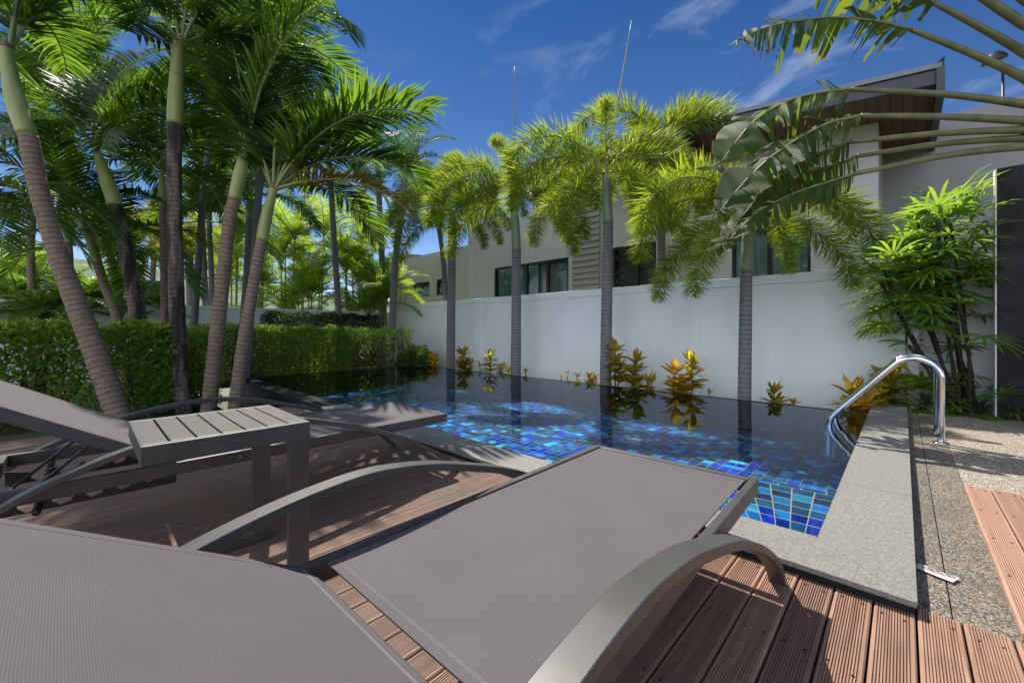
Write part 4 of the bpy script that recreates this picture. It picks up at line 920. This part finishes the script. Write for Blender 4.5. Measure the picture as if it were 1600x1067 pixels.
back('dark trunked palm rising straight behind the clipped dark hedge', [(530, 500), (523, 390), (517, 290)], (514, 245), 12, 10, DARK, 12, 69, 1.15)
back('bluish feather palm behind the wall corner, left of the first foxtail', [(613, 505), (617, 420), (622, 370)], (634, 262), 11.5, 11, DARK, 13, 70, .84, 'bark_grey', 'crownshaft_grey')
back('tall bluish palm whose crown shows against the sky beside the big manila crown', [(600, 500), (596, 380), (592, 300)], (590, 240), 13.5, 10, DARK, 13, 71, .9)
back('yellow feathered palm glowing behind the tall black stained trunk', [(298, 480), (297, 450), (296, 425)], (296, 395), 15, 14, YELLOW, 12, 72, 1.0, name='yellow_palm')
back('yellow feathered palm glowing in the gap left of the black stained trunk', [(236, 480), (238, 440), (240, 410)], (240, 380), 15.5, 10, YELLOW, 12, 73, 1.05, name='yellow_palm')
back('foxtail palm with a bright crown peeping right of the bluish feather palm', [(696, 470), (692, 400), (682, 335)], (674, 300), 12.5, 8, FOX, 9, 74, .8, name='foxtail_palm')
GA = 'bright areca palms beyond the clipped dark hedge'
def areca(label, px, py, d, hpx, n, seed, fam=ARECA, group=GA, name='areca_palm'):
    b = at_depth(px, 516, d); b.z = GZ; o = thing(name, label, 'palm tree', b, group=group); r = random.Random(seed)
    H = at_depth(px, py, d).z - GZ
    for k in range(n):
        a = k * 2.4 + r.uniform(-.3, .3); ro = r.uniform(.1, .42); h = H * r.uniform(.45, 1.0) - .9; p0 = Vector((math.cos(a) * ro * .5, math.sin(a) * ro * .5, 0)); p1 = Vector((math.cos(a) * ro, math.sin(a) * ro, max(h, .3)))
        mb = MB(); mb.tube([p0, (p0 + p1) / 2 + Vector((.02, 0, 0)), p1], [.035, .03, .022], 7); mb.build('stem', 'crownshaft_green', o, True)
        for q in range(7):
            f = bpy.data.objects.new('frond', fam[min(len(fam) - 1, int(q * len(fam) / 7))]); C.objects.link(f); f.parent = o; f.location = p1
            f.rotation_euler = (R_(r.uniform(-15, 15)), 0, a + q * 2.4 + r.uniform(-.3, .3)); s = r.uniform(.75, 1.05); f.scale = (s, s, s)
    return o
for i, (lab, px, py, d, n) in enumerate([
    ('leftmost bright areca clump between the two right leaning trunks', 362, 330, 14, 4), ('tall bright areca clump just right of the rightmost leaning trunk', 448, 315, 13.5, 5),
    ('bright areca clump left of the dark straight trunk', 492, 322, 14.5, 5), ('bright areca clump right of the dark straight trunk', 548, 340, 14, 5),
    ('low spreading areca clump in front of the rounded bay of the house', 592, 385, 13.2, 5), ('back areca clump crowning above the low ones', 470, 275, 18, 5),
    ('pale areca clump behind the bluish palm trunks', 570, 300, 17, 5), ('small areca clump at the left end of the clipped dark hedge', 405, 395, 15, 4)]):
    areca(lab, px, py, d, 0, n, 200 + i)

# ------------------------------------------------------------------ foxtail palms along the white wall
GF = 'foxtail palms along the white garden wall'
def foxtail(label, px, py_foot, dY, x_mid, y_tr, x_top, y_top, w, fr, spear=None, scale=1.0):
    f = at_y(px, py_foot, dY); d = (f - Vector((0, 0, EYE))).dot(CD); base = Vector((f.x, f.y, GZ))
    T = [base, at_depth(px, py_foot, d), at_depth((px * 2 + x_mid) / 3, (py_foot * 2 + y_tr) / 3, d), at_depth((px + 2 * x_mid) / 3, (py_foot + 2 * y_tr) / 3, d), at_depth(x_mid, y_tr, d)]
    top = at_depth(x_top, y_top, d); Sh = [T[-1], T[-1].lerp(top, .5), top]
    sp = at_depth(*spear, d) if spear else None
    return palm('foxtail_palm', label, 'palm tree', T, [pw(w, d) * 1.12, pw(w, d) * 1.05, pw(w, d), pw(w, d) * .93], Sh, [pw(w, d) * .95, pw(w, d) * .9, pw(w, d) * .62], [(a, m, s * scale, ro) for a, m, s, ro in fr], 'bark_grey', 'crownshaft_grey', group=GF, spear=sp, husk=False)
foxtail('farthest foxtail palm, with a slim trunk and short drooping yellow green plumes', 704, 580, 6.45, 706, 382, 707, 331, 13,
        pick(FOX, [(180, 3, .9, 0), (195, 5, .8, 0), (140, 1, .9, 0), (20, 3, .85, 0), (345, 5, .7, 0), (80, 0, .75, 0), (255, 5, .5, 0), (40, 2, .9, 0), (188, 6, .8, 0), (330, 6, .65, 0)]))
foxtail('second foxtail palm along the wall, with a tall straight spear leaf', 806, 592, 6.4, 807, 392, 803, 305, 15,
        pick(FOX, [(180, 2, 1.0, 0), (198, 4, 1.0, 0), (255, 0, .66, 0), (10, 2, 1.0, 0), (350, 3, 1.0, 0), (328, 5, .9, 0), (212, 5, .85, 0), (90, 1, .85, 0), (40, 4, .95, 0), (110, 2, .85, 0), (275, 5, .6, 0), (192, 6, .85, 0), (340, 6, .85, 0)]), (804, 104))
foxtail('third foxtail palm along the wall, bushiest, with a slanting dark spear leaf', 946, 608, 6.35, 950, 350, 946, 268, 17,
        pick(FOX, [(262, 0, .62, 0), (176, 2, 1.0, 0), (190, 4, .95, 0), (5, 2, .95, 0), (350, 4, .9, 0), (232, 6, .8, 0), (312, 6, .8, 0), (70, 2, .95, 0), (120, 2, .85, 0), (285, 6, .72, 0), (355, 6, .85, 0), (185, 6, .8, 0)]), (987, 32))
foxtail('nearest foxtail palm along the wall, its crown tangled with broad torn leaves', 1163, 628, 6.35, 1166, 425, 1170, 330, 18,
        pick(FOX, [(180, 4, .86, 0), (195, 3, .92, 0), (215, 6, .75, 0), (10, 3, .88, 0), (345, 4, .82, 0), (170, 6, .75, 0), (325, 6, .7, 0), (270, 6, .6, 0), (90, 1, .85, 0), (60, 2, .85, 0), (150, 2, .85, 0)]))
foxtail('foxtail palm behind the white wall, showing only its high plumes beside the roof', 1035, 560, 7.75, 1032, 330, 1030, 225, 14,
        pick(FOX, [(165, 1, .95, 0), (100, 1, .9, 0), (20, 1, 1.0, 0), (0, 2, 1.05, 0), (345, 3, .85, 0)]))

# ------------------------------------------------------------------ hedges, shrubs, ferns
def leaf_cloud(name, pts, nrm, size, mat, parent, seed, asp=0.55, jit=0.95):
    r = np.random.default_rng(seed); n = len(pts); d = nrm + r.normal(0, jit, (n, 3)) + np.array([0, 0, .25]); d /= np.linalg.norm(d, axis=1, keepdims=True)
    w = np.cross(d, r.normal(0, 1, (n, 3))); w /= np.linalg.norm(w, axis=1, keepdims=True); up = np.cross(w, d)
    L = (size * r.uniform(.6, 1.25, n))[:, None]; W_ = L * asp * .5; m = pts + d * L * .5
    V = np.stack([pts, m + w * W_ + up * L * .10, pts + d * L, m - w * W_ + up * L * .10], 1).reshape(-1, 3); o = (np.arange(n) * 4)[:, None]
    F3 = np.concatenate([o + [0, 1, 2], o + [0, 2, 3]]); u = r.uniform(0, 1, n)
    def uvs(vs): return np.stack([np.stack([u, np.full(n, q)], 1) for q in vs], 1)
    U3 = np.concatenate([uvs((0, .5, 1)), uvs((0, 1, .5))])
    me = arrays_mesh(name, V, F3, np.zeros((0, 4), int), U3, np.zeros((0, 4, 2)), [mat]); return link(name, me, parent)
def box_points(r, n, x0, x1, y0, y1, z0, z1, lump=.07, top_bias=.35):
    """points thrown near the skin of a clipped hedge, with uneven faces"""
    P = []; Nn = []
    A = [(x1 - x0) * (y1 - y0) * 1.0, (y1 - y0) * (z1 - z0), (y1 - y0) * (z1 - z0), (x1 - x0) * (z1 - z0), (x1 - x0) * (z1 - z0)]; A = np.array(A) / sum(A)
    face = r.choice(5, n, p=A); a, b = r.uniform(0, 1, n), r.uniform(0, 1, n); dep = np.abs(r.exponential(.06, n))
    X = x0 + (x1 - x0) * a; Y = y0 + (y1 - y0) * b; Z = z0 + (z1 - z0) * b; Y2 = y0 + (y1 - y0) * a
    pts = np.zeros((n, 3)); nr = np.zeros((n, 3))
    wob = lambda q, w: lump * (np.sin(q * 7.3 + 1) * .5 + np.sin(w * 9.1 + q * 3) * .5 + np.sin(q * 17 + w * 13) * .35)
    for f, (p_, n_) in enumerate(((np.stack([X, Y, z1 - dep + wob(X, Y)], 1), (0, 0, 1)), (np.stack([x0 + dep + wob(Y2, Z), Y2, Z], 1), (-1, 0, .2)), (np.stack([x1 - dep + wob(Y2, Z), Y2, Z], 1), (1, 0, .2)),
                                  (np.stack([X, y0 + dep + wob(X, Z), Z], 1), (0, -1, .2)), (np.stack([X, y1 - dep + wob(X, Z), Z], 1), (0, 1, .2)))):
        k = face == f; pts[k] = p_[k]; nr[k] = n_
    return pts, nr
def hedge(label, x0, x1, y0, y1, z1, n, size, mat, seed, stems=30, z0=GZ, group=None, thin=None, rz=0, pivot=None):
    o = thing('hedge', label, 'hedge', ((x0 + x1) / 2, (y0 + y1) / 2, GZ)); r = np.random.default_rng(seed); c = Vector(o.location)
    pts, nr = box_points(r, n, x0, x1, y0, y1, z0 + .05, z1)
    if thin is not None:
        k = thin(pts, r); pts, nr = pts[k], nr[k]
    leaf_cloud('foliage', pts - np.array(c), nr, size, mat, o, seed + 1)
    mb = MB(); rr = random.Random(seed)
    for k in range(stems):
        p = Vector((rr.uniform(x0 + .1, x1 - .1), rr.uniform(y0 + .05, y1 - .05), z0)) - c; q = p + Vector((rr.uniform(-.12, .12), rr.uniform(-.12, .12), (z1 - z0) * rr.uniform(.7, .95)))
        m = (p + q) / 2 + Vector((rr.uniform(-.05, .05), rr.uniform(-.05, .05), 0)); mb.tube([p, m, q], [.014, .011, .005], 5)
        for b in range(3):
            s = p.lerp(q, rr.uniform(.3, .8)); mb.tube([s, s + Vector((rr.uniform(-.2, .2), rr.uniform(-.2, .2), rr.uniform(.05, .3)))], [.006, .003], 4)
    mb.build('stems', 'twig', o)
    return o
hedge('leafy clipped hedge at the far left behind the leaning palms', -7.75, -6.75, -4.5, .75, .98, 30000, .075, 'leaf_hedge', 11, 70)
hedge('narrow fine leaved hedge end between the black stained and leaning trunks', -7.7, -6.9, .78, 1.30, .95, 9000, .045, 'leaf_hedge_fine', 12, 16)
hedge('tall fine leaved hedge beyond the left rim of the pool', -10.15, -9.5, 1.4, 4.35, 1.0, 30000, .058, 'leaf_hedge_fine', 13, 50)
hedge('sparse see-through end of the hedge with bare stems by the pool corner', -10.1, -9.55, 4.4, 6.1, .98, 8200, .046, 'leaf_hedge_fine', 14, 34, thin=lambda p, r: r.uniform(0, 1, len(p)) < np.clip(.35 + .75 * (p[:, 2] - .15), .22, 1))
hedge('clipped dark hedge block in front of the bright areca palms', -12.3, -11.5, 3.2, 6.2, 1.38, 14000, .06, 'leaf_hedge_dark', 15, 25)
# round flowering shrub in the far corner
b = at_y(652, 574, 6.35); o = thing('flowering_shrub', 'round bushy shrub with small red flowers in the far pool corner', 'shrub', (b.x, b.y, GZ))
r_ = np.random.default_rng(21); n = 5200; v = r_.normal(0, 1, (n, 3)); v[:, 2] = np.abs(v[:, 2]); v /= np.linalg.norm(v, axis=1, keepdims=True); rad = r_.uniform(.72, 1.03, (n, 1)) * (1 + .1 * np.sin(v[:, :1] * 7) * np.sin(v[:, 1:2] * 8))
leaf_cloud('foliage', v * rad * np.array([.62, .5, .58]) + np.array([0, 0, .05]), v, .075, 'leaf_shrub', o, 22, .5)
k = r_.choice(n, 26); leaf_cloud('flowers', np.repeat(v[k] * np.array([.66, .54, .6]) + np.array([0, 0, .05]), 4, 0), np.repeat(v[k], 4, 0), .04, 'petal_red', o, 23, .8)
mb = MB(); [mb.tube([(0, 0, 0), (.3 * math.cos(a), .25 * math.sin(a), .4)], [.015, .006], 5) for a in range(7)]; mb.build('stems', 'twig', o)

GC = 'yellow and bronze crotons at the foot of the wall'
def croton(label, px, py_foot, h_px, w_px, seed, mat, Y=6.3, tiers=3, stems=2):
    b = at_y(px, py_foot, Y); d = (b - Vector((0, 0, EYE))).dot(CD); o = thing('croton', label, 'plant', (b.x, b.y, GZ), group=GC)
    r = np.random.default_rng(seed); H = h_px * .86 * d / 637 + (b.z - GZ); Wd = w_px * 1.2 * d / 637; P = []; Dv = []; Ln = []
    mb = MB()
    for s in range(stems):
        off = np.array([r.uniform(-.5, .5), r.uniform(-.4, .4)]) * Wd * (.75 if stems > 1 else 0); hh = H * (1 if s == 0 else r.uniform(.45, .85))
        mb.tube([(off[0] * .4, off[1] * .4, 0), (off[0] * .8, off[1] * .8, hh * .5), (off[0], off[1], hh * .93)], [.012, .009, .006], 6)
        nt = max(2, int(hh * .72 / .10)) if tiers > 1 else 2
        for t_ in range(nt):
            zf = 1 - t_ * .72 / nt; nl = 13 if t_ else 11
            for k in range(nl):
                a = k * 2.4 + t_ + r.uniform(-.3, .3); el = r.uniform(.25, 1.25) if t_ == 0 else r.uniform(-.05, .75)
                P.append((off[0], off[1], hh * zf - .04 * r.random() - .07)); Dv.append((math.cos(a) * math.cos(el), math.sin(a) * math.cos(el), math.sin(el))); Ln.append(min(Wd * (.75 if stems == 1 else .66), .30) * r.uniform(.75, 1.1) * (1 if t_ == 0 or tiers > 1 else .7))
    mb.build('stem', 'twig', o); P, Dv, Ln = np.array(P), np.array(Dv), np.array(Ln); n = len(P)
    w = np.cross(Dv, np.array([0, 0, 1.0]) + r.normal(0, .25, (n, 3)))
    V, F3, F4, U3, U4 = leaflets(P, Dv, w, Ln * .95, Ln * .28, r.uniform(0, 1, n), r.uniform(.1, .4, n), 4, (.22, .8, 1.0, .75))
    link('foliage', arrays_mesh('foliage', V, F3, F4, U3, U4, [mat]), o); return o
G_, Y_ = 'leaf_croton_green', 'leaf_croton_gold'
for i, a in enumerate([
    ('small golden croton beside the round flowering shrub', 676, 574, 22, 20, Y_, 1, 2), ('bushy yellow green croton right of the farthest foxtail trunk', 729, 576, 32, 28, G_, 2, 3),
    ('tiny bronze sprig between the two small crotons left of the second trunk', 750, 580, 16, 9, G_, 1, 1), ('lanky bronze green croton left of the second trunk', 766, 582, 36, 20, G_, 3, 1),
    ('low green croton close left of the second trunk', 779, 585, 18, 18, G_, 1, 2), ('low bronze croton touching the second trunk', 794, 586, 14, 13, Y_, 1, 1), ('small red tipped croton right of the second trunk', 821, 587, 14, 12, Y_, 1, 1),
    ('thin bronze croton at the left of the sunlit patch', 877, 597, 16, 10, G_, 1, 1), ('short stalked bronze croton left of the sunlit patch', 887, 598, 22, 11, G_, 1, 1), ('pale yellow croton in the sunlit patch', 902, 599, 22, 13, Y_, 2, 1),
    ('brightest gold croton of the sunlit patch', 917, 600, 20, 20, Y_, 2, 2), ('upright gold leaf croton close left of the third trunk', 931, 600, 18, 10, Y_, 1, 1),
    ('tallest croton, bronze and layered, standing at the third trunk', 962, 604, 74, 34, G_, 4, 2), ('tall layered croton just right of the tallest one', 990, 607, 58, 32, G_, 3, 2),
    ('low dark croton under the tall layered pair', 1003, 610, 28, 24, G_, 2, 2), ('low bronze croton right of the dark low one', 1018, 611, 26, 18, Y_, 2, 1), ('broad gold topped croton in the middle of the row', 1044, 612, 44, 36, Y_, 3, 2),
    ('rounded golden croton left of the upright spotted one', 1064, 614, 34, 26, Y_, 2, 2), ('upright slender croton with spotted leaves on a bare stem', 1081, 615, 68, 30, G_, 4, 1),
    ('tiny single stalked croton left of the fourth trunk', 1108, 618, 16, 9, G_, 1, 1), ('low bronze croton right of the fourth trunk', 1199, 630, 30, 32, G_, 2, 2), ('little leaning croton right of the low bronze one', 1216, 632, 18, 16, G_, 1, 1),
    ('small red leaved croton near the right end of the pool edge', 1240, 634, 16, 16, Y_, 1, 1)]):
    croton(a[0], a[1], a[2], a[3], a[4], 300 + i, a[5], 6.25 + .3 * ((i * 37) % 10) / 10, a[6], a[7])
croton('big golden croton leaning over the pool left of the ladder', 1325, 652, 55, 46, 341, Y_, 6.35, 3, 3)
croton('broad dark bronze croton behind the ladder arch', 1382, 640, 66, 60, 342, G_, 6.9, 3, 4)
croton('bronze croton between the golden one and the coping', 1350, 645, 52, 36, 343, G_, 6.65, 3, 2)

# lady palm cluster beside the pillar
def fan(r, c, d, L, n, P, Dv, Ln, Wv):
    d = Vector(d).normalized(); s = d.cross(Vector((0, 0, 1))).normalized(); u = s.cross(d)
    for k in range(n):
        a = (k / (n - 1) - .5) * 3.5; v = d * math.cos(a) + s * math.sin(a) + u * r.uniform(-.05, .22); P.append(tuple(c)); Dv.append(tuple(v)); Ln.append(L * (1 - .28 * abs(a) / 1.75) * r.uniform(.88, 1.08)); Wv.append(tuple(v.cross(u + s * math.sin(a) * -.25)))
def lady_palm(label, base, canes, seed, L=.38):
    o = thing('lady_palm', label, 'plant', base); r = random.Random(seed); base = Vector(base)
    P, Dv, Ln, Wv = [], [], [], []; pet = MB()
    for foot, tip, nl in canes:
        foot, tip = Vector(foot) - base, Vector(tip) - base; mid = foot.lerp(tip, .5) + Vector((r.uniform(-.05, .05), r.uniform(-.05, .05), 0)); pth = smooth_path([foot, mid, tip], 10)
        mb = MB(); mb.tube(pth, [.017 * (1 + .25 * math.sin(i * 1.9)) for i in range(len(pth))], 7)
        for q in pth[4::2]:
            a = r.uniform(0, 6.28); mb.tube([q, q + Vector((math.cos(a) * .05, math.sin(a) * .05, .05))], [.006, .001], 4)
        mb.build('cane', 'rhapis_cane', o)
        nl = int(nl * 1.95)
        for k in range(nl):
            a = k * 2.4 + r.uniform(-.4, .4); el = .95 - 1.35 * k / nl + r.uniform(-.2, .2); s = tip - (tip - foot).normalized() * (.05 + .55 * (k / nl) * min(1, (tip - foot).length)); dd = Vector((math.cos(a) * math.cos(el), math.sin(a) * math.cos(el), math.sin(el)))
            e = s + dd * r.uniform(.18, .34); pet.tube([s, (s + e) / 2 + Vector((0, 0, .02)), e], [.004, .0035, .003], 4)
            fan(r, e, dd + Vector((0, 0, -.35)), L * r.uniform(.8, 1.15), r.choice([9, 10, 11, 12]), P, Dv, Ln, Wv)
    pet.build('leaf_stalks', 'petiole', o)
    P, Dv, Ln, Wv = map(np.array, (P, Dv, Ln, Wv)); n = len(P); rr = np.random.default_rng(seed)
    V, F3, F4, U3, U4 = leaflets(P, Dv, Wv, Ln, np.full(n, .034) * rr.uniform(.7, 1.25, n), np.repeat(rr.uniform(0, 1, n // 1), 1), rr.uniform(.2, .55, n), 4, (.3, .85, 1.0, .8))
    link('foliage', arrays_mesh('foliage', V, F3, F4, U3, U4, ['leaf_rhapis']), o); return o
def ld(x, y, Y): return tuple(at_y(x, y, Y))
canes = [((1500, 640), (1485, 345), 9), ((1490, 640), (1430, 385), 9), ((1510, 640), (1495, 325), 9), ((1485, 640), (1400, 420), 8), ((1515, 645), (1470, 400), 8), ((1505, 642), (1500, 410), 8),
         ((1495, 640), (1450, 430), 7), ((1525, 646), (1505, 350), 8), ((1480, 638), (1440, 540), 4), ((1515, 645), (1515, 460), 4), ((1500, 640), (1415, 395), 8), ((1530, 646), (1455, 360), 9), ((1495, 640), (1395, 440), 8)]
lady_palm('tall lady palm with dark fibrous canes and fan leaves beside the pillar', tuple(Vector(ld(1500, 640, 6.95)).xy) + (GZ,),
          [((ld(a[0], a[1], 6.95 + .15 * (i % 3 - 1))), ld(b[0] - 20, b[1], 6.9 + .22 * (i % 3 - 1)), n) for i, (a, b, n) in enumerate(canes)], 51)
lady_palm('low young lady palm with glossy fans at the end of the coping', tuple(Vector(ld(1437, 640, 6.95)).xy) + (GZ,),
          [(ld(1435, 640, 6.95), ld(1440, 615, 6.95), 7), (ld(1445, 640, 6.95), ld(1452, 622, 6.9), 6), (ld(1460, 642, 6.98), ld(1475, 625, 6.95), 6)], 52, .27)
lady_palm('low lady palm seedlings at the foot of the pillar', tuple(Vector(ld(1530, 645, 6.97)).xy) + (GZ,), [(ld(1530, 648, 6.97), ld(1535, 628, 6.95), 6), (ld(1545, 650, 6.98), ld(1546, 634, 6.97), 5)], 53, .24)

# ferns and cycads in front of the slate wall
GFN = 'ferny palms in front of the slate wall'
def fern(label, px, py, d, s, seed, fam=FERN, n=14):
    b = at_depth(px, py, d); o = thing('fern', label, 'plant', b, group=GFN); r = random.Random(seed)
    mb = MB(); mb.tube([(0, 0, GZ - b.z), (0, 0, .02)], [.05, .04], 8); mb.build('stem', 'husk_brown', o)
    for k in range(n):
        f = bpy.data.objects.new('frond', fam[int(k * len(fam) / n)]); C.objects.link(f); f.parent = o; f.rotation_euler = (R_(r.uniform(-12, 12)), 0, k * 2.4); q = s * r.uniform(.8, 1.15); f.scale = (q, q, q)
for i, (lab, px, py, d, s) in enumerate([('big bright fern left of the thickest palm trunk', 88, 492, 8.4, 1.35), ('fern at the far left edge above the hedge', 28, 488, 8.2, 1.3), ('fern showing just right of the thickest trunk', 128, 486, 8.6, 1.15),
                                         ('yellow green fern between the two slim left trunks', 160, 478, 9.0, 1.3), ('fern behind the mossy dark trunk', 208, 486, 9.2, 1.1), ('pale fern right of the mossy dark trunk', 236, 494, 9.5, 1.0), ('low fern at the left picture edge', 5, 500, 8.0, 1.1), ('small fern between the thickest trunk and the slate wall', 60, 500, 7.9, 1.0)]):
    fern(lab, px, py, d, s, 400 + i)
areca('young areca palm behind the slate wall at the far left', 62, 395, 13, 0, 4, 230); areca('areca palm at the left picture edge behind the slate wall', 8, 400, 12.5, 0, 4, 231)
# a low wood beyond the far left
# ------------------------------------------------------------------ traveller's palm at the right
def torn_leaf(parent, base, pts, half, seed, hint, tipjoin=.3):
    """midrib polyline with a blade split into strips that hang by different amounts"""
    r = random.Random(seed); M = smooth_path([Vector(p) - base for p in pts], 13); n = len(M); V, F, U = [], [], []
    rn = np.random.default_rng(seed); 
    for side in (-1, 1):
        k = 0
        while k < n - 1:
            t = k / (n - 1); grp = r.choice([1, 1, 2, 2, 3]) if t < 1 - tipjoin else r.choice([6, 9])
            e = min(n - 1, k + grp); hang = r.uniform(-.1, 1.0) if t < 1 - tipjoin else r.uniform(-.1, .25); len_k = r.uniform(.72, 1.05); u = r.random(); gap = .13
            for sub in range(k, e):
                rows = []
                for q, g0 in ((sub, gap if sub == k else 0), (sub + 1, gap if sub == e - 1 else 0)):
                    tt = q / (n - 1); p = M[q]; T = (M[min(q + 1, n - 1)] - M[max(q - 1, 0)]).normalized(); Nn = Vector(hint); Nn = (Nn - T * Nn.dot(T)).normalized(); Bv = T.cross(Nn) * side
                    w = half * (math.sin(math.pi * min(1, .12 + .93 * tt)) ** .55 if tt < .97 else .45) * len_k; inward = 1 if q == sub else -1; row = []
                    for j in range(6):
                        a = j / 5; h = hang * (.35 + a); dirv = (Bv * math.cos(h) - Nn * math.sin(h) + Vector((0, 0, -1)) * (.35 * a * max(0, hang)) + T * .28).normalized()
                        row.append(p + T * (inward * g0 * a * .16 * half) + dirv * (w * a) + Nn * (.012 * math.sin(a * 5 + q)))
                    rows.append(row)
                o = len(V); V += rows[0] + rows[1]
                for j in range(5):
                    F.append((o + j, o + j + 1, o + 6 + j + 1, o + 6 + j)); U.append([(u, j / 5), (u, (j + 1) / 5), (u, (j + 1) / 5), (u, j / 5)])
            k = e
    mb = MB(); mb.v = [tuple(v) for v in V]; mb.f = F; mb.u = U; bl = mb.build('blade', 'leaf_traveller', parent, True)
    mb = MB(); mb.tube(M, list(np.linspace(.016, .004, n)), 6); mb.build('midrib', 'petiole', parent, True)
TD = 3.7
tb = at_depth(1668, 516, TD); tv = thing('traveller_palm', 'fan shaped traveller palm reaching long stalks and torn leaves in from the right edge', 'palm tree', (tb.x, tb.y, 0))
tbase = Vector((tb.x, tb.y, 0)); hub = at_depth(1668, 205, TD)
mb = MB(); mb.tube([(0, 0, -.1), (0, 0, 1.2), tuple(hub - tbase)], [.15, .13, .11], 14); mb.build('trunk', 'bark_grey', tv, True)
leaves = [ # petiole pixels, blade pixels, half width, hint weight, seed
    ([(1640, 150), (1600, 122), (1520, 85), (1425, 47)], [(1425, 47), (1370, 34), (1300, 28), (1230, 36), (1185, 48), (1150, 66)], .46, 1),
    ([(1640, 110), (1600, 82), (1530, 42), (1460, 5)], [(1460, 5), (1420, -16), (1370, -30), (1310, -36), (1260, -30)], .46, 2),
    ([(1640, 172), (1600, 163), (1480, 148), (1330, 140)], [(1330, 140), (1280, 146), (1228, 160), (1172, 196), (1118, 266)], .58, 3),
    ([(1640, 192), (1600, 189), (1480, 183), (1345, 181)], [(1345, 181), (1290, 195), (1230, 228), (1175, 272), (1112, 345)], .52, 4),
    ([(1640, 205), (1600, 203), (1480, 208), (1328, 222)], [(1328, 222), (1285, 238), (1235, 262), (1185, 308), (1130, 378)], .38, 5),
    ([(1640, 218), (1600, 216), (1480, 224), (1340, 244)], [(1340, 244), (1290, 262), (1225, 285), (1170, 325), (1118, 392)], .34, 6),
    ([(1640, 228), (1600, 229), (1480, 243), (1335, 272)], [(1335, 272), (1290, 286), (1235, 305), (1180, 335), (1130, 385)], .28, 7)]
for i, (pp, bb, hw, sd) in enumerate(leaves):
    d0 = TD; dl = .12 * (i % 3 - 1) + .25
    P_ = [at_depth(x, y, TD + dl * k / (len(pp) - 1)) for k, (x, y) in enumerate(pp)]; B_ = [at_depth(x, y, TD + dl + .45 * k / (len(bb) - 1)) for k, (x, y) in enumerate(bb)]
    mb = MB(); sp_ = smooth_path([hub] + P_, 8); mb.tube([p - tbase for p in sp_], list(np.linspace(.055, .021, len(sp_))), 9); lf = mb.build('leaf', 'petiole', tv, True)
    hint = (-CD * .55 + Vector((0, 0, 1)) * .7 - CR * .25)
    torn_leaf(lf, tbase, B_, hw, sd + 60, hint, .30 if i in (2, 3) else .18)
for i, pp in enumerate([[(1640, 60), (1600, 38), (1530, -8), (1460, -60)], [(1645, 30), (1600, 0), (1545, -50)], [(1650, 10), (1615, -20), (1580, -70)]]):
    P_ = [at_depth(x, y, TD + .1 * (i - 1)) for x, y in pp]; mb = MB(); sp_ = smooth_path([hub] + P_, 8); mb.tube([p - tbase for p in sp_], list(np.linspace(.055, .024, len(sp_))), 9); lf = mb.build('leaf', 'petiole', tv, True)
    e = P_[-1]; B_ = [e + (CR * -.35 + Vector((0, 0, .6))) * k * .35 + CD * .05 * k * k + Vector((0, 0, -.02 * k * k)) for k in range(5)]
    torn_leaf(lf, tbase, B_, .3, 80 + i, -CD * .6 + Vector((0, 0, .7)), .2)
